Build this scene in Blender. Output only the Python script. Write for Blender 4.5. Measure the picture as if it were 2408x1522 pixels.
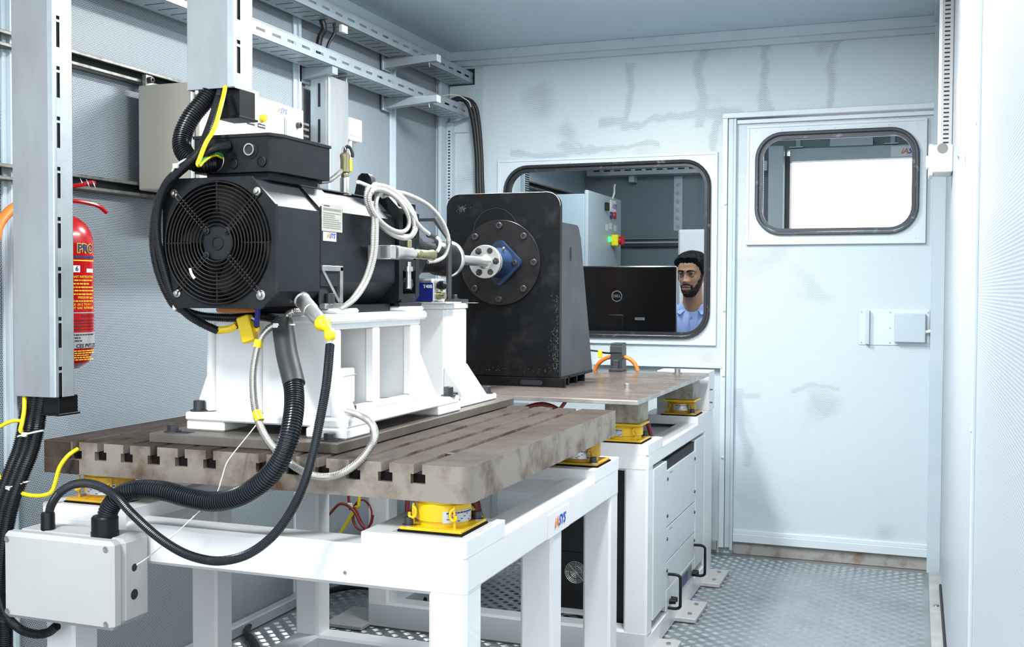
import bpy, bmesh, math, random
from math import sin, cos, pi, radians, sqrt, atan2
from mathutils import Vector, Matrix, Quaternion
for o in list(bpy.data.objects): bpy.data.objects.remove(o, do_unlink=True)
SC = bpy.context.scene
COL = SC.collection
random.seed(4)
# ------------------------------------------------------------------ camera
CAMH, FPX, YAW, PIT, ROL = 1.22, 2573.3, .3545, .0305, -.0046
_r = Vector((cos(YAW), sin(YAW), 0)); _f0 = Vector((-sin(YAW), cos(YAW), 0)); _u = Vector((0, 0, 1))
_f = cos(PIT)*_f0 - sin(PIT)*_u
_d = -(cos(PIT)*_u + sin(PIT)*_f0)
CR, CD = cos(ROL)*_r + sin(ROL)*_d, -sin(ROL)*_r + cos(ROL)*_d
cam_d = bpy.data.cameras.new('camera'); cam = bpy.data.objects.new('camera', cam_d); COL.objects.link(cam)
cam_d.sensor_width = 36; cam_d.lens = FPX/2408*36; cam_d.clip_start = .02; cam_d.clip_end = 200
mw = Matrix.Identity(4)
for i, a in enumerate((CR, -CD, -_f)):
    for j in range(3): mw[j][i] = a[j]
mw[2][3] = CAMH
cam.matrix_world = mw
SC.camera = cam
# ------------------------------------------------------------------ world, exposure, lights
wd = bpy.data.worlds.new('world'); SC.world = wd; wd.use_nodes = True
bg = wd.node_tree.nodes['Background']
bg.inputs[0].default_value = (.90, .95, 1.0, 1); bg.inputs[1].default_value = 2.5
SC.view_settings.view_transform = 'Standard'; SC.view_settings.look = 'None'
SC.view_settings.gamma = 1; SC.view_settings.use_curve_mapping = False
SC.view_settings.exposure = 0.33
LAMP_ROOM, LAMP_CTRL = 40, 13      # watts of the ceiling luminaires

SC.cycles.max_bounces = 6; SC.cycles.diffuse_bounces = 3; SC.cycles.glossy_bounces = 2; SC.cycles.transmission_bounces = 6; SC.cycles.transparent_max_bounces = 6
SC.cycles.caustics_reflective = False; SC.cycles.caustics_refractive = False
def at(u, v, X=None, Y=None, Z=None):
    """room point seen at photo pixel (u, v) on the plane X=, Y= or Z="""
    d = CR*((u-1204)/FPX) + CD*((v-761)/FPX) + _f
    if X is not None: t = X/d.x
    elif Y is not None: t = Y/d.y
    else: t = (Z-CAMH)/d.z
    return Vector((0, 0, CAMH)) + d*t
def V(*a): return Vector(a)

# ------------------------------------------------------------------ mesh builder
ORG = {}
class MB:
    def __init__(s): s.v = []; s.f = []
    def add(s, vs, fs):
        n = len(s.v); s.v += [tuple(p) for p in vs]; s.f += [tuple(i+n for i in q) for q in fs]; return s
    def box(s, x0, x1, y0, y1, z0, z1, b=.0015, M=None):
        if x1 < x0: x0, x1 = x1, x0
        if y1 < y0: y0, y1 = y1, y0
        if z1 < z0: z0, z1 = z1, z0
        b = min(b, (x1-x0)*.4, (y1-y0)*.4, (z1-z0)*.4)
        L = ((x0, x1), (y0, y1), (z0, z1)); vs = []; idx = {}
        for c in range(8):
            sg = (c & 1, c >> 1 & 1, c >> 2 & 1)
            for ax in range(3):      # vertex lying on the face of axis ax
                p = [L[k][sg[k]] + (0 if k == ax else (b if sg[k] == 0 else -b)) for k in range(3)]
                idx[c, ax] = len(vs); vs.append(p)
        fs = []
        for ax in range(3):
            o1, o2 = (ax+1) % 3, (ax+2) % 3
            for sd in (0, 1):
                q = []
                for a, c in ((0, 0), (1, 0), (1, 1), (0, 1)):
                    q.append(idx[(sd << ax) | (a << o1) | (c << o2), ax])
                fs.append(q if sd else q[::-1])
            for a in (0, 1):
                for c in (0, 1):
                    k0 = (a << o1) | (c << o2); k1 = k0 | (1 << ax)
                    q = [idx[k0, o1], idx[k1, o1], idx[k1, o2], idx[k0, o2]]
                    fs.append(q if (a == c) else q[::-1])
        for c in range(8):
            q = [idx[c, 0], idx[c, 1], idx[c, 2]]
            n = bin(c).count('1')
            fs.append(q if n % 2 else q[::-1])
        if M: vs = [M @ Vector(p) for p in vs]
        return s.add(vs, fs)
    def prism(s, poly, axis, a0, a1):
        n = len(poly); vs = []
        for a in (a0, a1):
            for p, q in poly:
                vs.append({'x': (a, p, q), 'y': (p, a, q), 'z': (p, q, a)}[axis])
        ar = sum(poly[i][0]*poly[(i+1) % n][1]-poly[(i+1) % n][0]*poly[i][1] for i in range(n))
        fs = [tuple(range(n))[::-1], tuple(range(n, 2*n))] + [(i, (i+1) % n, n+(i+1) % n, n+i) for i in range(n)]
        flip = (ar < 0) ^ (axis == 'y') ^ (a1 < a0)
        if flip: fs = [q[::-1] for q in fs]
        return s.add(vs, fs)
    def lathe(s, p0, p1, prof, seg=24, caps=True):
        """prof: list of (t metres from p0 along p0->p1, radius)"""
        p0, p1 = Vector(p0), Vector(p1); d = (p1-p0).normalized()
        a = d.orthogonal().normalized(); b = d.cross(a)
        vs = []; fs = []
        for t, r in prof:
            for k in range(seg):
                w = 2*pi*k/seg; vs.append(p0+d*t+(a*cos(w)+b*sin(w))*r)
        for i in range(len(prof)-1):
            for k in range(seg):
                k2 = (k+1) % seg
                fs.append((i*seg+k, i*seg+k2, (i+1)*seg+k2, (i+1)*seg+k))
        if caps:
            fs.append(tuple(range(seg))[::-1]); m = (len(prof)-1)*seg; fs.append(tuple(m+k for k in range(seg)))
        return s.add(vs, fs)
    def cyl(s, p0, p1, r, seg=20, r2=None, b=0):
        L = (Vector(p1)-Vector(p0)).length; r2 = r if r2 is None else r2
        b = min(b, L*.3, r*.5)
        pr = [(0, r), (L, r2)] if b <= 0 else [(0, r-b), (b, r), (L-b, r2), (L, r2-b)]
        return s.lathe(p0, p1, pr, seg)
    def tube(s, pts, r, seg=8, step=None, corr=0, pitch=.005, smooth=True, closed=False):
        P = spline(pts, step or (pitch/4 if corr else max(r*1.2, .004)), closed) if smooth else [Vector(p) for p in pts]
        n = len(P); vs = []; fs = []
        T = []
        for i in range(n):
            a = P[(i-1) % n] if closed or i > 0 else P[i]; c = P[(i+1) % n] if closed or i < n-1 else P[i]
            T.append((c-a).normalized())
        nv = T[0].orthogonal().normalized()
        for i in range(n):
            nv = (nv - T[i]*nv.dot(T[i])).normalized(); bv = T[i].cross(nv)
            rr = r*(1-corr) if (corr and i % 4 in (1, 2)) else r
            if callable(r): rr = r(i/(n-1))
            for k in range(seg):
                w = 2*pi*k/seg; vs.append(P[i]+(nv*cos(w)+bv*sin(w))*rr)
        for i in range(n if closed else n-1):
            j = (i+1) % n
            for k in range(seg):
                k2 = (k+1) % seg; fs.append((i*seg+k, i*seg+k2, j*seg+k2, j*seg+k))
        if not closed:
            fs.append(tuple(range(seg))[::-1]); fs.append(tuple((n-1)*seg+k for k in range(seg)))
        return s.add(vs, fs)
    def torus(s, c, n, R, r, seg=40, ms=6):
        n = Vector(n).normalized(); a = n.orthogonal().normalized(); b = n.cross(a); c = Vector(c)
        return s.tube([c+(a*cos(2*pi*k/seg)+b*sin(2*pi*k/seg))*R for k in range(seg)], r, ms, smooth=False, closed=True)
    def sphere(s, c, r, seg=16, rings=10, sc=(1, 1, 1)):
        vs = [(c[0], c[1], c[2]+r*sc[2])]; fs = []
        for i in range(1, rings):
            th = pi*i/rings
            for k in range(seg):
                w = 2*pi*k/seg; vs.append((c[0]+r*sc[0]*sin(th)*cos(w), c[1]+r*sc[1]*sin(th)*sin(w), c[2]+r*sc[2]*cos(th)))
        vs.append((c[0], c[1], c[2]-r*sc[2])); m = len(vs)-1
        for k in range(seg):
            k2 = (k+1) % seg; fs.append((0, 1+k, 1+k2)); fs.append((m, 1+(rings-2)*seg+k2, 1+(rings-2)*seg+k))
            for i in range(rings-2): fs.append((1+i*seg+k, 1+(i+1)*seg+k, 1+(i+1)*seg+k2, 1+i*seg+k2))
        return s.add(vs, fs)
    def build(s, name, m, parent=None, angle=.6, org=None):
        me = bpy.data.meshes.new(name); o = bpy.data.objects.new(name, me); COL.objects.link(o)
        w = ORG.get(parent, Vector()) if parent else (Vector(org) if org is not None else Vector())
        me.from_pydata([tuple(Vector(p)-w) for p in s.v], [], s.f)
        me.materials.append(M[m] if isinstance(m, str) else m)
        me.polygons.foreach_set('use_smooth', [True]*len(me.polygons)); me.set_sharp_from_angle(angle=angle)
        if parent: o.parent = parent
        elif org is not None: o.location = w
        ORG[o] = w
        return o
def spline(pts, step, closed=False):
    P = [Vector(p) for p in pts]; out = []
    n = len(P)
    for i in range(n if closed else n-1):
        p1, p2 = P[i], P[(i+1) % n]
        p0 = P[i-1] if (i > 0 or closed) else p1*2-p2
        p3 = P[(i+2) % n] if (i < n-2 or closed) else p2*2-p1
        k = max(2, int((p2-p1).length/step))
        for j in range(k):
            t = j/k; t2 = t*t; t3 = t2*t
            out.append(.5*((2*p1)+(p2-p0)*t+(2*p0-5*p1+4*p2-p3)*t2+(3*p1-p0-3*p2+p3)*t3))
    if not closed: out.append(P[-1])
    return out
def box(name, m, parent, *a, b=.0015): return MB().box(*a, b=b).build(name, m, parent)
def thing(name, label, cat, loc=(0, 0, 0), group=None, kind=None):
    o = bpy.data.objects.new(name, None); COL.objects.link(o); o.location = loc; o.empty_display_size = .05
    ORG[o] = Vector(loc); return tag(o, label, cat, group, kind)
def tag(o, label, cat=None, group=None, kind=None):
    if label: o['label'] = label
    if cat: o['category'] = cat
    if group: o['group'] = group
    if kind: o['kind'] = kind
    return o
def struct(o, label=None):
    o['kind'] = 'structure'
    if label: o['label'] = label
    return o
def children(o): return [c for c in bpy.data.objects if c.parent == o]
def copy_tree(o, parent=None, loc=None, rz=0):
    kids = children(o)
    c = o.copy(); COL.objects.link(c); c.parent = parent
    if loc is not None: c.location = loc
    if rz: c.rotation_euler.z = rz
    for k in kids: copy_tree(k, c)
    return c
def rrect(cx, cy, w, h, r, n=8):
    """rounded rectangle outline, counter-clockwise"""
    out = []
    for (sx, sy, a0) in ((1, 1, 0), (-1, 1, pi/2), (-1, -1, pi), (1, -1, 1.5*pi)):
        for k in range(n+1):
            a = a0+pi/2*k/n; out.append((cx+sx*(w/2-r)+r*cos(a), cy+sy*(h/2-r)+r*sin(a)))
    return out
def frame_ring(mb, inner, outer, axis, a0, a1):
    """solid ring between two outlines with equal point count"""
    n = len(inner); vs = []
    def P(p, a): return {'x': (a, p[0], p[1]), 'y': (p[0], a, p[1]), 'z': (p[0], p[1], a)}[axis]
    for L, a in ((outer, a0), (inner, a0), (outer, a1), (inner, a1)): vs += [P(p, a) for p in L]
    fs = []
    for i in range(n):
        j = (i+1) % n
        fs += [(i, j, n+j, n+i), (2*n+i, 3*n+i, 3*n+j, 2*n+j), (i, 2*n+i, 2*n+j, j), (n+i, n+j, 3*n+j, 3*n+i)]
    return mb.add(vs, fs)
def rect_ring_pts(outline, x0, x1, z0, z1):
    """project outline points on the rectangle x0..x1,z0..z1 (same count)"""
    cx, cz = (x0+x1)/2, (z0+z1)/2; ox = sum(p[0] for p in outline)/len(outline); oz = sum(p[1] for p in outline)/len(outline)
    out = []
    for p in outline:
        dx, dz = p[0]-ox, p[1]-oz
        k = min(((x1-ox) if dx > 0 else (ox-x0))/max(abs(dx), 1e-6), ((z1-oz) if dz > 0 else (oz-z0))/max(abs(dz), 1e-6))
        out.append((ox+dx*k, oz+dz*k))
    # pull the nearest points exactly to the corners
    for c in ((x0, z0), (x0, z1), (x1, z0), (x1, z1)):
        i = min(range(len(out)), key=lambda q: (out[q][0]-c[0])**2+(out[q][1]-c[1])**2); out[i] = c
    return out
# ------------------------------------------------------------------ lettering
def text(parent, s, org, right, up, size, m, shear=0, align='CENTER', name='lettering', depth=.0003, bold=0):
    cu = bpy.data.curves.new('t', 'FONT'); cu.body = s; cu.size = size; cu.shear = shear; cu.align_x = align; cu.align_y = 'CENTER'
    cu.extrude = depth; cu.offset = bold; cu.resolution_u = 3
    to = bpy.data.objects.new('t', cu)
    me = to.to_mesh()
    vs = [tuple(v.co) for v in me.vertices]; fs = [tuple(p.vertices) for p in me.polygons]
    to.to_mesh_clear(); bpy.data.objects.remove(to); bpy.data.curves.remove(cu)
    R, U = Vector(right).normalized(), Vector(up).normalized(); N = R.cross(U); O = Vector(org)
    mb = MB(); mb.add([O+R*x+U*y+N*z for x, y, z in vs], fs)
    return mb.build(name, m, parent)
def logo(parent, c, right, up, h):
    """the i A S Y S mark: orange-red iA, blue SYS, slanted"""
    R = Vector(right).normalized(); N = R.cross(Vector(up).normalized())
    c = Vector(c)+N*.0006
    text(parent, 'iA', c-R*h*.12, right, up, h, 'ink_orange', .3, 'RIGHT', bold=h*.02)
    text(parent, 'SYS', c-R*h*.12, right, up, h, 'ink_blue', .3, 'LEFT', bold=h*.02)
def textlines(parent, c, right, up, w, h, rows, m, seed=1, fill=.8, name='fine_print'):
    """rows of small unreadable print"""
    rnd = random.Random(seed); R, U = Vector(right).normalized(), Vector(up).normalized(); N = R.cross(U); c = Vector(c)
    mb = MB()
    for i in range(rows):
        y = h/2-h*(i+.5)/rows; x = -w/2; th = h/rows*.22
        end = w/2*(1 if rnd.random() < .7 else rnd.uniform(.2, .9))*fill
        while x < end:
            L = rnd.uniform(.03, .12)*w
            p = [c+R*x+U*(y-th)+N*.0004, c+R*min(x+L, end)+U*(y-th)+N*.0004, c+R*min(x+L, end)+U*(y+th)+N*.0004, c+R*x+U*(y+th)+N*.0004]
            mb.add(p, [(0, 1, 2, 3)]); x += L+w*.02
    return mb.build(name, m, parent)

# ------------------------------------------------------------------ materials
M = {}
def newmat(name):
    m = bpy.data.materials.new(name); m.use_nodes = True; M[name] = m
    return m, m.node_tree.nodes, m.node_tree.links, m.node_tree.nodes['Principled BSDF']
def mat(name, col, rough=.5, metal=0, col2=None, scale=9, amt=1, detail=5, lo=.4, hi=.65, bump=0, bscale=60, spec=.5, coat=0, stretch=None, rvar=0):
    m, N, L, P = newmat(name)
    P.inputs['Base Color'].default_value = (*col, 1); P.inputs['Roughness'].default_value = rough; P.inputs['Metallic'].default_value = metal
    P.inputs['Specular IOR Level'].default_value = spec; P.inputs['Coat Weight'].default_value = coat
    tc = N.new('ShaderNodeTexCoord'); src = tc.outputs['Object']
    if stretch:
        mp = N.new('ShaderNodeMapping'); mp.inputs['Scale'].default_value = stretch; L.new(src, mp.inputs['Vector']); src = mp.outputs['Vector']
    if col2:
        n = N.new('ShaderNodeTexNoise'); n.inputs['Scale'].default_value = scale; n.inputs['Detail'].default_value = detail; n.inputs['Roughness'].default_value = .62
        L.new(src, n.inputs['Vector'])
        r = N.new('ShaderNodeMapRange'); r.inputs['From Min'].default_value = lo; r.inputs['From Max'].default_value = hi; r.inputs['To Max'].default_value = amt
        L.new(n.outputs['Fac'], r.inputs['Value'])
        x = N.new('ShaderNodeMix'); x.data_type = 'RGBA'; x.inputs['A'].default_value = (*col, 1); x.inputs['B'].default_value = (*col2, 1)
        L.new(r.outputs['Result'], x.inputs['Factor']); L.new(x.outputs['Result'], P.inputs['Base Color'])
        if rvar:
            q = N.new('ShaderNodeMapRange'); q.inputs['To Min'].default_value = rough; q.inputs['To Max'].default_value = rough+rvar
            L.new(r.outputs['Result'], q.inputs['Value']); L.new(q.outputs['Result'], P.inputs['Roughness'])
    if bump:
        n2 = N.new('ShaderNodeTexNoise'); n2.inputs['Scale'].default_value = bscale; n2.inputs['Detail'].default_value = 4; L.new(src, n2.inputs['Vector'])
        b = N.new('ShaderNodeBump'); b.inputs['Strength'].default_value = bump; b.inputs['Distance'].default_value = .002
        L.new(n2.outputs['Fac'], b.inputs['Height']); L.new(b.outputs['Normal'], P.inputs['Normal'])
    return m
def emit(name, col, st):
    m, N, L, P = newmat(name); P.inputs['Base Color'].default_value = (*col, 1); P.inputs['Emission Color'].default_value = (*col, 1); P.inputs['Emission Strength'].default_value = st
def perf(name, axes, col, hole, pitch=.0062, rad=.0017, stain=0, hole2=None, col2=None, bands=(), cut=(.40, .50)):
    """perforated sheet: hexagonal rows of round holes; where glue patches back the sheet the holes look pale (hole2)"""
    m, N, L, P = newmat(name); P.inputs['Roughness'].default_value = .42; P.inputs['Specular IOR Level'].default_value = .4
    tc = N.new('ShaderNodeTexCoord'); sp = N.new('ShaderNodeSeparateXYZ'); L.new(tc.outputs['Object'], sp.inputs[0])
    cb = N.new('ShaderNodeCombineXYZ'); L.new(sp.outputs['XYZ'.index(axes[0])], cb.inputs[0]); L.new(sp.outputs['XYZ'.index(axes[1])], cb.inputs[1])
    def vm(op, a, b=None):
        n = N.new('ShaderNodeVectorMath'); n.operation = op
        L.new(a, n.inputs[0])
        if b is not None: n.inputs[1].default_value = b
        return n
    px, py = pitch, pitch*sqrt(3)
    base = vm('DIVIDE', cb.outputs[0], (px, py, 1))
    ds = []
    for off in (0, .5):
        a = vm('ADD', base.outputs[0], (off, off, 0)); fr = vm('FRACTION', a.outputs[0]); c = vm('SUBTRACT', fr.outputs[0], (.5, .5, 0))
        k = vm('MULTIPLY', c.outputs[0], (px, py, 0)); ln = vm('LENGTH', k.outputs[0]); ds.append(ln.outputs['Value'])
    mn = N.new('ShaderNodeMath'); mn.operation = 'MINIMUM'; L.new(ds[0], mn.inputs[0]); L.new(ds[1], mn.inputs[1])
    r = N.new('ShaderNodeMapRange'); r.inputs['From Min'].default_value = rad*.85; r.inputs['From Max'].default_value = rad*1.12; L.new(mn.outputs[0], r.inputs['Value'])
    x = N.new('ShaderNodeMix'); x.data_type = 'RGBA'; x.inputs['A'].default_value = (*hole, 1); x.inputs['B'].default_value = (*col, 1)
    L.new(r.outputs['Result'], x.inputs['Factor'])
    if hole2:
        no = N.new('ShaderNodeTexNoise'); no.inputs['Scale'].default_value = stain; no.inputs['Detail'].default_value = 3; no.inputs['Distortion'].default_value = .6
        L.new(tc.outputs['Object'], no.inputs['Vector'])
        r2 = N.new('ShaderNodeMapRange'); r2.inputs['From Min'].default_value = cut[0]; r2.inputs['From Max'].default_value = cut[1]; L.new(no.outputs['Fac'], r2.inputs['Value'])
        fac = r2.outputs['Result']
        def mth(op, a, b=None, c=None):
            n = N.new('ShaderNodeMath'); n.operation = op
            for i_, v_ in enumerate((a, b, c)):
                if v_ is None: continue
                if isinstance(v_, (int, float)): n.inputs[i_].default_value = v_
                else: L.new(v_, n.inputs[i_])
            return n.outputs[0]
        # joints between the glued insulation slabs: no glue behind the sheet, so the holes stay dark
        wob = mth('MULTIPLY', mth('SUBTRACT', no.outputs['Fac'], .5), .22)
        for ax_, c_, half, lo_, hi_ in bands:
            p0, p1 = (sp.outputs[0], sp.outputs[2]) if ax_ == 'x' else (sp.outputs[2], sp.outputs[0])
            dist = mth('ABSOLUTE', mth('ADD', mth('SUBTRACT', p0, c_), wob))
            inb = mth('MULTIPLY', mth('GREATER_THAN', p1, lo_), mth('LESS_THAN', p1, hi_))
            rr_ = N.new('ShaderNodeMapRange'); rr_.inputs['From Min'].default_value = half*.6; rr_.inputs['From Max'].default_value = half*1.3; L.new(dist, rr_.inputs['Value'])
            fac = mth('MULTIPLY', fac, mth('MAXIMUM', rr_.outputs['Result'], mth('SUBTRACT', 1, inb)))
        h = N.new('ShaderNodeMix'); h.data_type = 'RGBA'; h.inputs['A'].default_value = (*hole, 1); h.inputs['B'].default_value = (*hole2, 1)
        L.new(fac, h.inputs['Factor']); L.new(h.outputs['Result'], x.inputs['A'])
    L.new(x.outputs['Result'], P.inputs['Base Color'])
    b = N.new('ShaderNodeBump'); b.inputs['Strength'].default_value = .35; b.inputs['Distance'].default_value = .001
    L.new(r.outputs['Result'], b.inputs['Height']); L.new(b.outputs['Normal'], P.inputs['Normal'])
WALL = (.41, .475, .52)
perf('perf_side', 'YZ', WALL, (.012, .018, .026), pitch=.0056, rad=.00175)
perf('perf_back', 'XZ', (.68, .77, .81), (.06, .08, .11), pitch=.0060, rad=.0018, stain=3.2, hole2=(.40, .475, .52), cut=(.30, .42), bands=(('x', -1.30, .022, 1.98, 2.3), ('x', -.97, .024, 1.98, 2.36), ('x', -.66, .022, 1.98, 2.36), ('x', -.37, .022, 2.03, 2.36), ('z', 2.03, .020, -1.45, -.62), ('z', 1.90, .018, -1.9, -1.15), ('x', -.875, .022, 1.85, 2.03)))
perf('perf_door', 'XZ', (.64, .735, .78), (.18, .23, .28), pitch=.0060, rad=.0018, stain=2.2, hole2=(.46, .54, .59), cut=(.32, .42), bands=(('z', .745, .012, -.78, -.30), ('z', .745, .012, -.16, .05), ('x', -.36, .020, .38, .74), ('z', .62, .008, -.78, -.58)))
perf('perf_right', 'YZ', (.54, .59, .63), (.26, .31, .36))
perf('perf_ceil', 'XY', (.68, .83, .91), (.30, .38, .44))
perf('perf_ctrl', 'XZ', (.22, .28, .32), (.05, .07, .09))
mat('trim', (.55, .64, .69), .4, col2=(.48, .57, .63), scale=3)
mat('trim_light', (.68, .76, .80), .38, col2=(.62, .70, .75), scale=3)
mat('galv', (.38, .40, .415), .38, .4, (.33, .35, .365), 14, bump=.05, stretch=(1, 1, .3))
mat('galv_side', (.50, .56, .59), .38, .4, (.45, .50, .53), 18)
mat('tray', (.37, .425, .46), .38, .4, (.41, .48, .52), 10)
mat('slot_dark', (.012, .014, .017), .7)
mat('white_paint', (.85, .86, .86), .34, col2=(.82, .83, .835), scale=4, bump=.04, bscale=25, coat=.2)
mat('grey_paint', (.66, .70, .715), .36, col2=(.63, .67, .69), scale=5)
mat('panel_grey', (.70, .745, .765), .4)
mat('box_grey', (.50, .50, .495), .5, col2=(.475, .475, .47), scale=7)
mat('beige', (.60, .57, .47), .5, bump=.25, bscale=420)
mat('cream', (.66, .635, .55), .5)
mat('motor_black', (.010, .012, .015), .42, 0, (.022, .024, .027), 7, spec=.18, lo=.5, hi=.75)
mat('motor_side', (.010, .013, .018), .5, 0, (.020, .024, .029), 5, lo=.45, hi=.75, spec=.2)
mat('motor_top', (.06, .068, .078), .4, .2, (.09, .10, .11), 6)
mat('grille', (.010, .009, .009), .45, .0, (.030, .022, .017), 14, lo=.45, hi=.7, spec=.25)
mat('black_plastic', (.006, .007, .008), .4, bump=.05, spec=.25)
mat('black_rubber', (.010, .010, .011), .5)
mat('gasket', (.016, .019, .022), .4, col2=(.20, .22, .23), scale=22, lo=.62, hi=.74)
mat('gasket_door', (.05, .062, .075), .45, col2=(.22, .26, .29), scale=24, lo=.6, hi=.74)
mat('conduit', (.008, .009, .011), .32, spec=.5)
mat('conduit_blue', (.012, .015, .02), .26, spec=.6)
mat('sleeve', (.030, .031, .034), .5, bump=.2, bscale=90)
mat('metal_hose', (.55, .53, .49), .26, .8)
mat('white_hose', (.60, .58, .53), .3, .5)
mat('steel', (.55, .55, .54), .28, .9, (.42, .42, .41), 20)
mat('bright_steel', (.62, .62, .60), .28, .75, (.52, .52, .50), 9)
mat('brass_green', (.27, .25, .14), .3, .7)
mat('dark_bolt', (.055, .055, .06), .4, .5)
mat('bolt_zinc', (.40, .385, .355), .34, .8)
mat("slab_top", (.060, .046, .037), .55, 0, (.034, .023, .018), 7, lo=.38, hi=.68, bump=.05, rvar=.1, detail=9, spec=.12)
mat('slab', (.30, .258, .212), .40, .25, (.105, .064, .042), 8, lo=.43, hi=.62, bump=.08, rvar=.15, detail=8)
mat('slab_rust', (.085, .050, .030), .6, .1, (.014, .010, .008), 9, lo=.34, hi=.60, bump=.12, detail=9)
mat('subplate', (.15, .133, .112), .45, .2, (.09, .075, .06), 6, lo=.4, hi=.7)
mat('plate_brown', (.25, .205, .178), .22, .35, (.14, .105, .088), 6, stretch=(1, 3, 1), lo=.38, hi=.7, rvar=.12, detail=8)
mat('plate_edge', (.50, .50, .48), .35, .5, (.34, .31, .28), 10)
mat('spacer', (.44, .40, .33), .55, .3, (.22, .18, .13), 28, lo=.4, hi=.7)
mat('black_steel', (.005, .006, .007), .42, .0, (.022, .023, .024), 11, lo=.52, hi=.8, bump=.06, detail=9, rvar=.2, spec=.14)
mat('worn', (.15, .145, .135), .5, .1)
mat('block_side', (.042, .048, .053), .48, .15, (.075, .08, .085), 8, lo=.4, hi=.7, detail=8)
mat('flange_black', (.009, .009, .010), .34, .2, (.016, .015, .014), 30, spec=.4)
mat('blue_paint', (.010, .026, .066), .42, col2=(.018, .038, .085), scale=18, spec=.35)
mat('navy', (.010, .016, .16), .35)
mat('yellow', (.86, .58, .008), .36, col2=(.74, .46, .008), scale=9)
mat('yellow_old', (.62, .36, .015), .45, col2=(.35, .19, .02), scale=18, lo=.5, hi=.75)
mat('yellow_wire', (.88, .70, .01), .4)
mat('yellow_tape', (.90, .63, .01), .35)
mat('orange', (.72, .22, .035), .4)
mat('red', (.44, .003, .006), .25, coat=.3)
mat('red_wire', (.20, .018, .010), .4)
mat('green_wire', (.03, .30, .10), .4)
mat('blue_wire', (.015, .03, .22), .4)
mat('white_plastic', (.84, .84, .82), .4)
mat('sticker', (.83, .83, .84), .4)
mat('nameplate', (.55, .53, .46), .35, .4)
mat('ink_black', (.015, .015, .015), .5)
mat('ink_white', (.85, .85, .85), .5)
mat('ink_yellow', (.85, .62, .03), .5)
mat('ink_orange', (.78, .20, .05), .5)
mat('ink_blue', (.02, .07, .48), .5)
mat('ink_navy', (.02, .02, .10), .5)
mat('ink_grey', (.20, .20, .19), .5)
mat('silver_band', (.55, .56, .58), .3, .5)
mat('rust_trim', (.36, .355, .335), .55, col2=(.20, .13, .08), scale=11, lo=.5, hi=.7)
mat('sill', (.56, .58, .57), .42, .4, (.42, .42, .40), 7)
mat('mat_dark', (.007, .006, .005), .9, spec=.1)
mat('screen_black', (.006, .005, .005), .25, spec=.35)
mat('skin', (.36, .20, .127), .5, col2=(.31, .165, .105), scale=30, lo=.45, hi=.7)
mat('skin_lip', (.30, .125, .10), .45)
mat('hair', (.007, .007, .009), .6, bump=.25, bscale=160, stretch=(1, 1, .35), spec=.08)
mat('beard', (.030, .021, .017), .8, bump=.3, bscale=300, spec=.15)
mat('eye_white', (.62, .60, .57), .25)
mat('iris', (.025, .014, .009), .15)
mat('shirt', (.32, .41, .72), .7, col2=(.28, .37, .67), scale=14, bump=.1, bscale=40)
mat('shirt_dark', (.22, .29, .56), .7)
mat('trousers', (.03, .032, .045), .8)
mat('desk_top', (.42, .42, .41), .4)
mat('cab_blue', (.36, .45, .51), .38)
mat('cab_face', (.40, .47, .51), .38)
mat('pale_cabinet', (.66, .68, .69), .45)
mat('dark_steel_rail', (.05, .06, .065), .4, .3)
mat('rail_galv', (.24, .235, .22), .45, .5, (.13, .12, .10), 30, lo=.45, hi=.65)
mat('concrete', (.42, .42, .41), .8, col2=(.36, .36, .35), scale=2)
emit('lamp_face', (1, 1, 1), 9)
emit('led_green', (.05, .9, .2), 1.2)
m_, N_, L_, P_ = newmat('glass')
P_.inputs['Base Color'].default_value = (.93, .97, .98, 1); P_.inputs['Roughness'].default_value = .0; P_.inputs['IOR'].default_value = 1.12
P_.inputs['Transmission Weight'].default_value = 1
m_, N_, L_, P_ = newmat('clear_film')
P_.inputs['Base Color'].default_value = (.9, .92, .97, 1); P_.inputs['Roughness'].default_value = .12; P_.inputs['IOR'].default_value = 1.3
P_.inputs['Transmission Weight'].default_value = 0; P_.inputs['Alpha'].default_value = .28
# tread-plate floor: bare aluminium, dulled in places
mat('floor', (.42, .45, .47), .33, .75, (.32, .345, .36), 3.5, lo=.4, hi=.7, rvar=.15)
mat('tread', (.62, .65, .67), .26, .8, (.52, .55, .57), 6)
# ================================================================== SETTING
XL, XRW, YB, ZC = -2.26, .11, 5.10, 2.405
def rb(mb, x0, x1, y0, y1, z0, z1): return mb.prism([(x0, y0), (x1, y0), (x1, y1), (x0, y1)], 'z', z0, z1)
def walls(name, m, *boxes):
    mb = MB()
    for b in boxes: rb(mb, *b)
    return struct(mb.build(name, m))
ground = struct(rb(MB(), -14, 14, -14, 20, -.55, -.45).build('ground', 'concrete'), 'grey concrete ground outside the container')
floor = walls('floor', 'floor', (XL, XRW+.06, -.6, YB+.1, -.06, 0))
floor['label'] = 'bare aluminium tread plate floor with raised bars'
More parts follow.
